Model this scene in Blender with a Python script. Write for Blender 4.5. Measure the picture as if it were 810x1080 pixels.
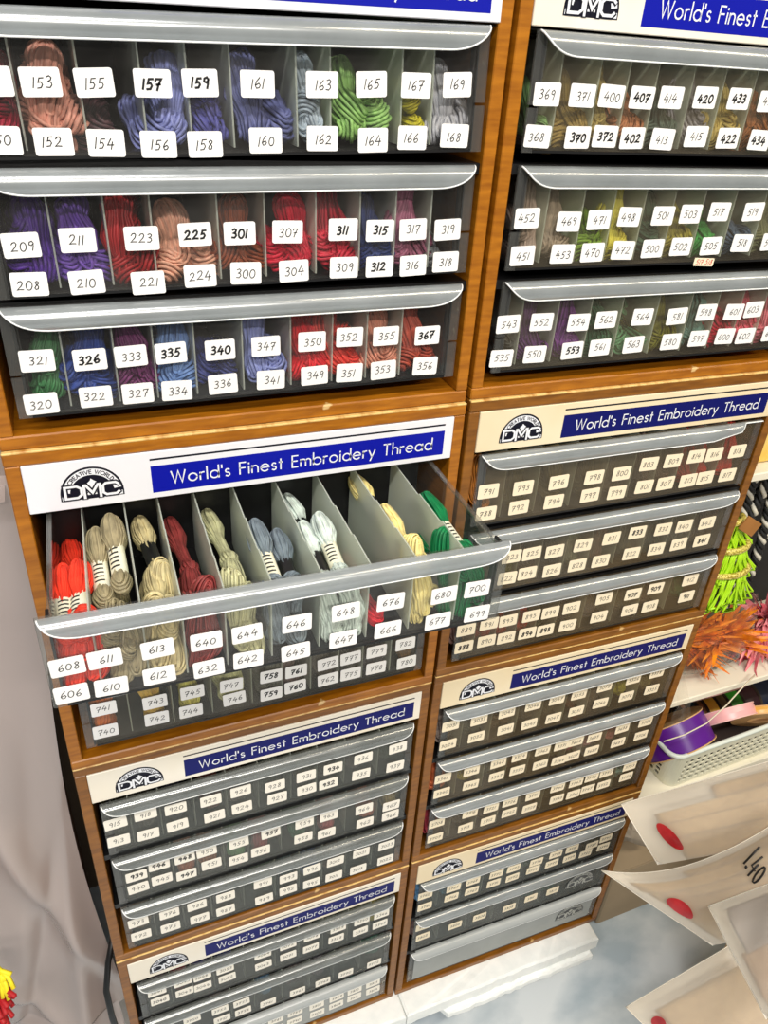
import bpy, math, random
from mathutils import Vector, Matrix
random.seed(7)
sc = bpy.context.scene
COL = sc.collection
for o in list(bpy.data.objects):
    bpy.data.objects.remove(o)

# ------------------------------------------------------------------ camera, light, exposure
ZT = 1.19                                   # height of the seam between the two top cabinet rows
CAM = Vector((-0.33546, -0.58402, 0.28056 + ZT))
RIGHT = Vector((0.927016, -0.370412, 0.058617))
UP = Vector((0.146740, 0.502109, 0.852264))
FWD = Vector((0.345121, 0.781461, -0.519817))
cd = bpy.data.cameras.new('camera')
cam = bpy.data.objects.new('camera', cd)
COL.objects.link(cam)
cam.matrix_world = Matrix(((RIGHT.x, UP.x, -FWD.x, CAM.x), (RIGHT.y, UP.y, -FWD.y, CAM.y), (RIGHT.z, UP.z, -FWD.z, CAM.z), (0, 0, 0, 1)))
cd.sensor_fit = 'VERTICAL'; cd.sensor_height = 36; cd.sensor_width = 27
cd.lens = 36 * 805 / 1080
cd.clip_start = 0.01
sc.camera = cam

w = bpy.data.worlds.new('shop_air'); sc.world = w; w.use_nodes = True
w.node_tree.nodes['Background'].inputs[0].default_value = (1.0, 0.96, 0.9, 1)
w.node_tree.nodes['Background'].inputs[1].default_value = 0.15

def tube_lamp(name, x, y, z, lx, ly, watts, color, tilt=0.0):
    l = bpy.data.lights.new(name, 'AREA'); l.shape = 'RECTANGLE'; l.size = lx; l.size_y = ly
    l.energy = watts; l.color = color
    o = bpy.data.objects.new(name, l); COL.objects.link(o); o.location = (x, y, z); o.rotation_euler = (tilt, 0, 0)
tube_lamp('ceiling_lamp', -0.75, -1.05, 2.62, 1.3, 0.14, 32, (1.0, 0.99, 0.97))
tube_lamp('ceiling_lamp', 1.35, -1.05, 2.62, 2.0, 0.14, 34, (1.0, 0.88, 0.68))
tube_lamp('ceiling_lamp', -0.3, -2.3, 2.62, 1.3, 0.14, 62, (1.0, 0.95, 0.87), 0.25)

sc.view_settings.view_transform = 'Standard'
sc.view_settings.look = 'None'
sc.view_settings.gamma = 1
sc.view_settings.use_curve_mapping = False
sc.view_settings.exposure = 0.0

def at(px, py, d):
    """point seen at pixel (px, py) of the 810x1080 photo, d metres down the lens axis"""
    return CAM + (RIGHT * ((px - 405) / 805) - UP * ((py - 540) / 805) + FWD) * d
def atY(px, py, y):
    r = RIGHT * ((px - 405) / 805) - UP * ((py - 540) / 805) + FWD
    return CAM + r * ((y - CAM.y) / r.y)

# ------------------------------------------------------------------ materials
def lin(c):
    return tuple((v / 255 / 12.92) if v / 255 <= 0.04045 else ((v / 255 + 0.055) / 1.055) ** 2.4 for v in c)
MATS = {}
def mat(name, rgb, rough=0.5, spec=0.5, metal=0.0):
    if name in MATS: return MATS[name]
    m = bpy.data.materials.new(name); m.use_nodes = True
    b = m.node_tree.nodes['Principled BSDF']
    b.inputs['Base Color'].default_value = (*lin(rgb), 1)
    b.inputs['Roughness'].default_value = rough
    b.inputs['Specular IOR Level'].default_value = spec
    b.inputs['Metallic'].default_value = metal
    MATS[name] = m
    return m
def noise_mat(name, c1, c2, scale, rough=0.5, stretch=(1, 1, 1), detail=5, lo=0.35, hi=0.65, bump=0.0, spec=0.5, fleck=None):
    m = mat(name, c1, rough, spec); nt = m.node_tree; N = nt.nodes; L = nt.links
    b = N['Principled BSDF']
    tc = N.new('ShaderNodeTexCoord'); mp = N.new('ShaderNodeMapping'); mp.inputs['Scale'].default_value = stretch
    nz = N.new('ShaderNodeTexNoise'); nz.inputs['Scale'].default_value = scale; nz.inputs['Detail'].default_value = detail
    cr = N.new('ShaderNodeValToRGB')
    cr.color_ramp.elements[0].position = lo; cr.color_ramp.elements[0].color = (*lin(c1), 1)
    cr.color_ramp.elements[1].position = hi; cr.color_ramp.elements[1].color = (*lin(c2), 1)
    L.new(tc.outputs['Object'], mp.inputs[0]); L.new(mp.outputs[0], nz.inputs['Vector']); L.new(nz.outputs['Fac'], cr.inputs[0])
    out = cr.outputs[0]
    if fleck:
        col, fs, thr = fleck
        n2 = N.new('ShaderNodeTexNoise'); n2.inputs['Scale'].default_value = fs; n2.inputs['Detail'].default_value = 6
        L.new(tc.outputs['Object'], n2.inputs['Vector'])
        r2 = N.new('ShaderNodeValToRGB'); r2.color_ramp.elements[0].position = thr; r2.color_ramp.elements[1].position = thr + 0.03
        L.new(n2.outputs['Fac'], r2.inputs[0])
        mx = N.new('ShaderNodeMix'); mx.data_type = 'RGBA'
        L.new(r2.outputs[0], mx.inputs[0]); L.new(out, mx.inputs[6]); mx.inputs[7].default_value = (*lin(col), 1)
        out = mx.outputs[2]
    L.new(out, b.inputs['Base Color'])
    if bump:
        bp = N.new('ShaderNodeBump'); bp.inputs['Strength'].default_value = bump; bp.inputs['Distance'].default_value = 0.003
        L.new(nz.outputs['Fac'], bp.inputs['Height']); L.new(bp.outputs[0], b.inputs['Normal'])
    return m
def clear_mat(name, tint, haze, haze_rgb=(200, 200, 195), ior=1.5, rough=0.06, smear=0.0, through=0.0):
    """clear plastic: transparent body, a little diffuse haze, Fresnel reflection"""
    m = bpy.data.materials.new(name); m.use_nodes = True; nt = m.node_tree; N = nt.nodes; L = nt.links
    N.remove(N['Principled BSDF']); out = N['Material Output']
    t = N.new('ShaderNodeBsdfTransparent'); t.inputs[0].default_value = (*tint, 1)
    d = N.new('ShaderNodeBsdfDiffuse'); d.inputs[0].default_value = (*lin(haze_rgb), 1)
    g = N.new('ShaderNodeBsdfGlossy'); g.inputs['Roughness'].default_value = rough
    m1 = N.new('ShaderNodeMixShader'); m2 = N.new('ShaderNodeMixShader')
    m1.inputs[0].default_value = haze
    if smear:
        tc = N.new('ShaderNodeTexCoord'); nz = N.new('ShaderNodeTexNoise'); nz.inputs['Scale'].default_value = 18; nz.inputs['Detail'].default_value = 6
        mr = N.new('ShaderNodeMapRange'); mr.inputs[1].default_value = 0.4; mr.inputs[2].default_value = 0.75
        mr.inputs[3].default_value = haze; mr.inputs[4].default_value = haze + smear
        L.new(tc.outputs['Object'], nz.inputs['Vector']); L.new(nz.outputs['Fac'], mr.inputs[0]); L.new(mr.outputs[0], m1.inputs[0])
    dif = d.outputs[0]
    if through:
        tl = N.new('ShaderNodeBsdfTranslucent'); tl.inputs[0].default_value = (*lin(haze_rgb), 1); m3 = N.new('ShaderNodeMixShader'); m3.inputs[0].default_value = through
        L.new(d.outputs[0], m3.inputs[1]); L.new(tl.outputs[0], m3.inputs[2]); dif = m3.outputs[0]
    L.new(t.outputs[0], m1.inputs[1]); L.new(dif, m1.inputs[2])
    lw = N.new('ShaderNodeLayerWeight'); pw = N.new('ShaderNodeMath'); pw.operation = 'POWER'; pw.inputs[1].default_value = 5
    f0 = ((ior - 1) / (ior + 1)) ** 2
    ma = N.new('ShaderNodeMath'); ma.operation = 'MULTIPLY_ADD'; ma.inputs[1].default_value = 1 - f0; ma.inputs[2].default_value = f0
    L.new(lw.outputs['Facing'], pw.inputs[0]); L.new(pw.outputs[0], ma.inputs[0])
    L.new(ma.outputs[0], m2.inputs[0]); L.new(m1.outputs[0], m2.inputs[1]); L.new(g.outputs[0], m2.inputs[2])
    L.new(m2.outputs[0], out.inputs[0])
    MATS[name] = m
    return m

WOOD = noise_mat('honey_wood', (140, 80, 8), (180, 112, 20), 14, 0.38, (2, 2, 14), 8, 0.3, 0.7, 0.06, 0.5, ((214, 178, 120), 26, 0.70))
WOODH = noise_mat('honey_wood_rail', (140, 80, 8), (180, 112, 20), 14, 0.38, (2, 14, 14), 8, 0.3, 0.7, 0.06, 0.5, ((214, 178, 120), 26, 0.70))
BLACK = mat('black_plastic', (16, 16, 17), 0.4)
DARKIN = mat('dark_interior', (34, 24, 16), 0.8)
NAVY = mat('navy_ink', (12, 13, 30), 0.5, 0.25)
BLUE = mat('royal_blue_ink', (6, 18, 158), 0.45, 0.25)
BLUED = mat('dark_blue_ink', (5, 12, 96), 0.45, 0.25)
INKW = mat('white_ink', (232, 234, 240), 0.4)
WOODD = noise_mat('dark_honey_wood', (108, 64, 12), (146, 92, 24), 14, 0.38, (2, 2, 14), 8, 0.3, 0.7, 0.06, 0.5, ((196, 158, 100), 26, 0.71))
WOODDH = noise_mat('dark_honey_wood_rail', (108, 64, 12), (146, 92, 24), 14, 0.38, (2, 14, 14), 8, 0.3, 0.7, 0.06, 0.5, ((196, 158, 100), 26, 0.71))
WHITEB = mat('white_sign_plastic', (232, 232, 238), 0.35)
CREAMB = noise_mat('cream_sign_plastic', (236, 222, 192), (228, 206, 165), 9, 0.4, (1, 1, 1), 3, 0.35, 0.7)  # mottled between two cream tones
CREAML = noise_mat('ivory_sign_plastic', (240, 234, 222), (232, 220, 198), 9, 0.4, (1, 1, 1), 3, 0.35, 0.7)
PAPER = mat('white_sticker_paper', (240, 238, 236), 0.55, 0.3)
PAPERL = mat('ivory_sticker_paper', (242, 236, 224), 0.55, 0.3)
PAPERC = mat('cream_sticker_paper', (240, 226, 198), 0.55, 0.3)
INK = mat('black_pen_ink', (10, 10, 14), 0.5)
REDINK = mat('red_pen_ink', (200, 40, 40), 0.5)
FROST = clear_mat('frosted_divider_plastic', (0.92, 0.95, 0.92), 0.60, (240, 246, 236), 1.3, 0.35, 0, 0.45)
EDGE = mat('painted_edge_light', (238, 240, 240), 0.25)  # near-white colour standing in for light scattered in the acrylic edge
PULL = clear_mat('satin_clear_pull', (0.84, 0.86, 0.86), 0.50, (168, 174, 176), 2.3, 0.21, 0.22)
PULLT = clear_mat('dull_translucent_pull', (0.80, 0.81, 0.80), 0.34, (140, 144, 142), 1.9, 0.2, 0.3)
PULLM = clear_mat('milky_drawer_plastic', (0.85, 0.87, 0.87), 0.78, (188, 192, 192), 1.6, 0.25)
PANEL = {
    'L1': clear_mat('clear_drawer_front', (0.94, 0.94, 0.93), 0.008, (200, 195, 190), 1.4, 0.05, 0.03),
    'O': clear_mat('clear_open_drawer_front', (0.95, 0.95, 0.94), 0.015, (210, 205, 200), 1.35, 0.05, 0.03),
    'R1': clear_mat('smoky_drawer_front', (0.92, 0.92, 0.89), 0.05, (150, 138, 118), 1.45, 0.06, 0.08),
    'R2': clear_mat('hazy_brown_drawer_front', (0.86, 0.84, 0.78), 0.16, (128, 114, 92), 1.45, 0.08, 0.14),  # blotchy brown haze over the clear front
    'M': clear_mat('milky_drawer_front', (0.86, 0.87, 0.86), 0.62, (176, 180, 178), 1.5, 0.2, 0.1),
    'LO': clear_mat('reflection_haze_drawer_front', (0.86, 0.86, 0.84), 0.20, (112, 114, 108), 1.45, 0.08, 0.14),  # grey haze colour stands in for the lit floor mirrored in the front
}
SIDE = clear_mat('smoked_tray_side', (0.86, 0.86, 0.85), 0.05, (180, 180, 178), 1.45, 0.05)
FLANGE = clear_mat('clear_tray_rim', (0.82, 0.82, 0.80), 0.07, (190, 190, 186), 1.6, 0.05)

# ------------------------------------------------------------------ mesh helpers
class MB:
    def __init__(s): s.v = []; s.f = []; s.m = []; s.mats = []; s.smooth = []
    def mi(s, m):
        if m not in s.mats: s.mats.append(m)
        return s.mats.index(m)
    def add(s, vs, fs, m, smooth=False):
        o = len(s.v); i = s.mi(m)
        s.v += [tuple(p) for p in vs]
        for f in fs:
            s.f.append(tuple(o + k for k in f)); s.m.append(i); s.smooth.append(smooth)
    def box(s, x0, x1, y0, y1, z0, z1, m, M=None, bev=0.0):
        if bev:
            b = min(bev, (x1 - x0) / 3, (y1 - y0) / 3, (z1 - z0) / 3)
            vs = []; key = {}
            for cx, sx in ((x0, 1), (x1, -1)):
                for cy, sy in ((y0, 1), (y1, -1)):
                    for cz, sz in ((z0, 1), (z1, -1)):
                        for a in range(3):
                            p = [cx + sx * b, cy + sy * b, cz + sz * b]; p[a] = (cx, cy, cz)[a]
                            key[(sx, sy, sz, a)] = len(vs); vs.append(p)
            fs = []
            ax = (1, -1)
            for a in range(3):
                o1, o2 = [q for q in range(3) if q != a]
                for sg in ax:
                    ring = []
                    for (p, q) in ((1, 1), (-1, 1), (-1, -1), (1, -1)):
                        k = [0, 0, 0]; k[a] = sg; k[o1] = p; k[o2] = q
                        ring.append(key[(*k, a)])
                    fs.append(ring)
            for a in range(3):
                o1, o2 = [q for q in range(3) if q != a]
                for p in ax:
                    for q in ax:
                        k1 = [0, 0, 0]; k1[o1] = p; k1[o2] = q; k2 = list(k1); k1[a] = 1; k2[a] = -1
                        fs.append([key[(*k1, o1)], key[(*k1, o2)], key[(*k2, o2)], key[(*k2, o1)]])
            for sx in ax:
                for sy in ax:
                    for sz in ax: fs.append([key[(sx, sy, sz, a)] for a in range(3)])
        else:
            vs = [(x, y, z) for x in (x0, x1) for y in (y0, y1) for z in (z0, z1)]
            fs = [(0, 1, 3, 2), (4, 6, 7, 5), (0, 4, 5, 1), (2, 3, 7, 6), (0, 2, 6, 4), (1, 5, 7, 3)]
        if M: vs = [M @ Vector(p) for p in vs]
        s.add(vs, fs, m)
    def tube(s, pts, r, m, n=6, closed=False, cap=True, smooth=True):
        pts = [Vector(p) for p in pts]; k = len(pts); rs = r if isinstance(r, (list, tuple)) else [r] * k
        vs = []; fs = []
        prev = None
        for i, p in enumerate(pts):
            if closed: t = pts[(i + 1) % k] - pts[i - 1]
            else: t = pts[min(i + 1, k - 1)] - pts[max(i - 1, 0)]
            if t.length < 1e-9: t = Vector((0, 0, 1))
            t.normalize()
            if prev is None:
                u = t.cross(Vector((0.123, 0.31, 0.94)))
                if u.length < 0.05: u = t.cross(Vector((1, 0, 0)))
            else: u = prev - t * prev.dot(t)
            u.normalize(); prev = u; q = t.cross(u)
            for j in range(n):
                a = 2 * math.pi * j / n
                vs.append(p + (u * math.cos(a) + q * math.sin(a)) * rs[i])
        lim = k if closed else k - 1
        for i in range(lim):
            for j in range(n):
                a = i * n + j; b = i * n + (j + 1) % n; i2 = (i + 1) % k
                fs.append((a, b, i2 * n + (j + 1) % n, i2 * n + j))
        if cap and not closed:
            fs.append(tuple(range(n))[::-1]); fs.append(tuple((k - 1) * n + j for j in range(n)))
        s.add(vs, fs, m, smooth)
    def stroke(s, pts, wd, m, y=0.0, closed=False):
        """flat ribbon along a 2-D polyline (x, z) lying in the plane y"""
        P = [Vector((p[0], p[1])) for p in pts]
        P = [p for i, p in enumerate(P) if i == 0 or (p - P[i - 1]).length > 1e-7]
        if closed and (P[0] - P[-1]).length < 1e-7: P.pop()
        k = len(P)
        if k < 2: return
        vs = []
        for i, p in enumerate(P):
            a = P[i - 1] if (i > 0 or closed) else None
            b = P[(i + 1) % k] if (i < k - 1 or closed) else None
            d1 = (p - a).normalized() if a is not None else None
            d2 = (b - p).normalized() if b is not None else None
            if d1 is None: d1 = d2
            if d2 is None: d2 = d1
            t = (d1 + d2)
            t = t.normalized() if t.length > 1e-6 else d1
            nn = Vector((-t.y, t.x)); c = max(0.45, nn.dot(Vector((-d1.y, d1.x))))
            e = Vector((0, 0))
            if not closed and i == 0: e = -d2 * wd * 0.3
            if not closed and i == k - 1: e = d1 * wd * 0.3
            for sg in (1, -1):
                q = p + e + nn * (sg * wd / 2 / c); vs.append((q.x, y, q.y))
        fs = []
        for i in range(k if closed else k - 1):
            j = (i + 1) % k
            fs.append((2 * i, 2 * i + 1, 2 * j + 1, 2 * j))
        s.add(vs, fs, m)
    def poly(s, pts, y, m, thick=0.0):
        k = len(pts)
        vs = [(p[0], y, p[1]) for p in pts]; fs = [tuple(range(k))]
        if thick:
            vs += [(p[0], y + thick, p[1]) for p in pts]
            fs.append(tuple(range(k, 2 * k))[::-1])
            fs += [(i, (i + 1) % k, k + (i + 1) % k, k + i) for i in range(k)]
        s.add(vs, fs, m)
    def mesh(s, name):
        me = bpy.data.meshes.new(name); me.from_pydata(s.v, [], s.f)
        for m in s.mats: me.materials.append(m)
        me.polygons.foreach_set('material_index', s.m); me.polygons.foreach_set('use_smooth', s.smooth)
        me.update(); return me
    def build(s, name, parent=None, loc=None, rot=None):
        return link(name, s.mesh(name), parent, loc, rot)
def link(name, me, parent=None, loc=None, rot=None):
    o = bpy.data.objects.new(name, me); COL.objects.link(o)
    if parent: o.parent = parent
    if loc is not None: o.location = loc
    if rot is not None: o.rotation_euler = rot
    return o
def empty(name, loc, rz=0.0, label=None, cat=None, group=None):
    o = bpy.data.objects.new(name, None); COL.objects.link(o); o.location = loc; o.rotation_euler = (0, 0, rz); o.empty_display_size = 0.02
    if label: tag(o, label, cat, group)
    return o
def tag(o, label, cat, group=None):
    o['label'] = label; o['category'] = cat
    if group: o['group'] = group
    return o
def kind(o, k): o['kind'] = k; return o
def arc(cx, cy, r, a0, a1, n=10, ry=None):
    ry = r if ry is None else ry
    return [(cx + r * math.cos(math.radians(a0 + (a1 - a0) * i / n)), cy + ry * math.sin(math.radians(a0 + (a1 - a0) * i / n))) for i in range(n + 1)]

# ------------------------------------------------------------------ lettering: printed sans and hand-written digits
X = 0.62; R_ = 0.31
def bowl(): return arc(R_, R_, R_, 0, 360, 18)
SANS = {
 'W': (1.0, [[(0, 1), (.25, 0), (.5, 1), (.75, 0), (1, 1)]]),
 'o': (X, [bowl()]), 'l': (0.02, [[(0.01, 0), (0.01, 1.06)]]),
 'r': (.27, [[(0, 0), (0, X)], arc(.23, .39, .23, 180, 75, 6)]),
 'd': (X, [bowl(), [(X, 0), (X, 1.06)]]), 'b': (X, [bowl(), [(0, 0), (0, 1.06)]]),
 'a': (X, [bowl(), [(X, 0), (X, X)]]),
 "'": (.03, [[(.01, 1.02), (.01, .76)]]),
 's': (.34, [arc(.17, .465, .15, 35, 270, 8) + arc(.17, .16, .155, 90, -145, 9)[1:]]),
 'F': (.45, [[(0, 0), (0, 1), (.45, 1)], [(0, .53), (.4, .53)]]),
 'E': (.45, [[(.45, 0), (0, 0), (0, 1), (.45, 1)], [(0, .53), (.4, .53)]]),
 'i': (.02, [[(.01, 0), (.01, X)], [(.01, .82), (.01, .9)]]),
 'n': (.46, [[(0, 0), (0, X)], arc(.23, .38, .23, 180, 0, 9) + [(.46, 0)]]),
 'h': (.46, [[(0, 0), (0, 1.06)], arc(.23, .38, .23, 180, 0, 9) + [(.46, 0)]]),
 'm': (.8, [[(0, 0), (0, X)], arc(.2, .41, .2, 180, 0, 8) + [(.4, 0)], arc(.6, .41, .2, 180, 0, 8) + [(.8, 0)]]),
 'e': (X, [[(.02, .33), (.6, .33)] + arc(R_, R_, R_, 4, 318, 16)]),
 't': (.28, [[(.13, 0), (.13, .9)], [(0, X), (.28, X)]]),
 'y': (.5, [[(0, X), (.25, .03)], [(.5, X), (.12, -.32)]]),
 'T': (.56, [[(0, 1), (.56, 1)], [(.28, 1), (.28, 0)]]),
 ' ': (.3, []),
 'C': (.75, [arc(.5, .5, .5, 50, 310, 12)]), 'R': (.5, [[(0, 0), (0, 1), (.3, 1), (.5, .85), (.5, .65), (.3, .5), (0, .5)], [(.25, .5), (.5, 0)]]),
 'A': (.7, [[(0, 0), (.35, 1), (.7, 0)], [(.13, .35), (.57, .35)]]), 'I': (.04, [[(.02, 0), (.02, 1)]]),
 'V': (.7, [[(0, 1), (.35, 0), (.7, 1)]]), 'O': (.9, [arc(.45, .5, .45, 0, 360, 14, .5)]),
 'L': (.42, [[(0, 1), (0, 0), (.42, 0)]]), 'D': (.6, [[(0, 0), (0, 1), (.25, 1), (.5, .85), (.6, .5), (.5, .15), (.25, 0), (0, 0)]]),
}
def sans_layout(txt, gap=0.23):
    x = 0; out = []
    for ch in txt:
        wd, st = SANS[ch]
        out.append((ch, x, wd, st)); x += wd + gap
    return out, x - gap
def sans_line(mb, txt, x0, x1, base, cap, wd, m, y):
    lay, tot = sans_layout(txt); sx = (x1 - x0) / tot
    for ch, x, w_, st in lay:
        for p in st: mb.stroke([(x0 + (x + a) * sx, base + b * cap) for a, b in p], wd, m, y)
HAND = {
 '0': (.55, [arc(.27, .45, .27, 80, 440, 12, .47)]),
 '1': (.16, [[(.12, .97), (.04, 0)]]),
 '2': (.6, [[(.02, .75), (.15, .95), (.36, .98), (.48, .8), (.4, .5), (.02, .03), (.25, .07), (.6, .05)]]),
 '3': (.5, [[(.03, .9), (.25, 1), (.42, .85), (.36, .65), (.17, .54), (.4, .46), (.46, .25), (.3, .02), (.02, .06)]]),
 '4': (.62, [[(.3, 1), (.03, .36), (.6, .38)], [(.46, .68), (.38, -.06)]]),
 '5': (.55, [[(.55, .97), (.18, .95), (.1, .55), (.34, .6), (.47, .36), (.34, .06), (.03, .03)]]),
 '6': (.52, [[(.4, 1), (.12, .62), (.03, .28), (.17, .02), (.4, .06), (.5, .28), (.36, .47), (.08, .3)]]),
 '7': (.55, [[(.02, .78), (.06, .95), (.52, .95), (.3, .45), (.2, -.05)], [(.12, .45), (.46, .5)]]),
 '8': (.5, [[(.42, .86), (.25, .99), (.08, .83), (.2, .62), (.42, .36), (.4, .1), (.2, .0), (.06, .18), (.18, .46), (.4, .7), (.42, .86)]]),
 '9': (.52, [[(.46, .74), (.3, .97), (.08, .86), (.06, .6), (.28, .5), (.45, .72), (.43, .4), (.36, -.03)]]),
}
def hand_number(mb, txt, cx, cz, h, wd, m, y, rnd, slant=0.12):
    ws = [HAND[c][0] for c in txt]; gap = 0.2; tot = sum(ws) + gap * (len(txt) - 1)
    x = -tot / 2
    for c, w_ in zip(txt, ws):
        j = rnd.uniform(-.06, .06); s = rnd.uniform(.92, 1.06)
        for p in HAND[c][1]:
            mb.stroke([(cx + (x + a * s + (b - .5) * slant) * h * 1.12, cz + (b * s - .5 + j) * h) for a, b in p], wd, m, y)
        x += w_ + gap
def round_rect(w_, h_, r, n=3):
    pts = []
    for cx, cy, a in ((w_ / 2 - r, h_ / 2 - r, 0), (-w_ / 2 + r, h_ / 2 - r, 90), (-w_ / 2 + r, -h_ / 2 + r, 180), (w_ / 2 - r, -h_ / 2 + r, 270)):
        pts += arc(cx, cy, r, a, a + 90, n)
    return pts

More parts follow.
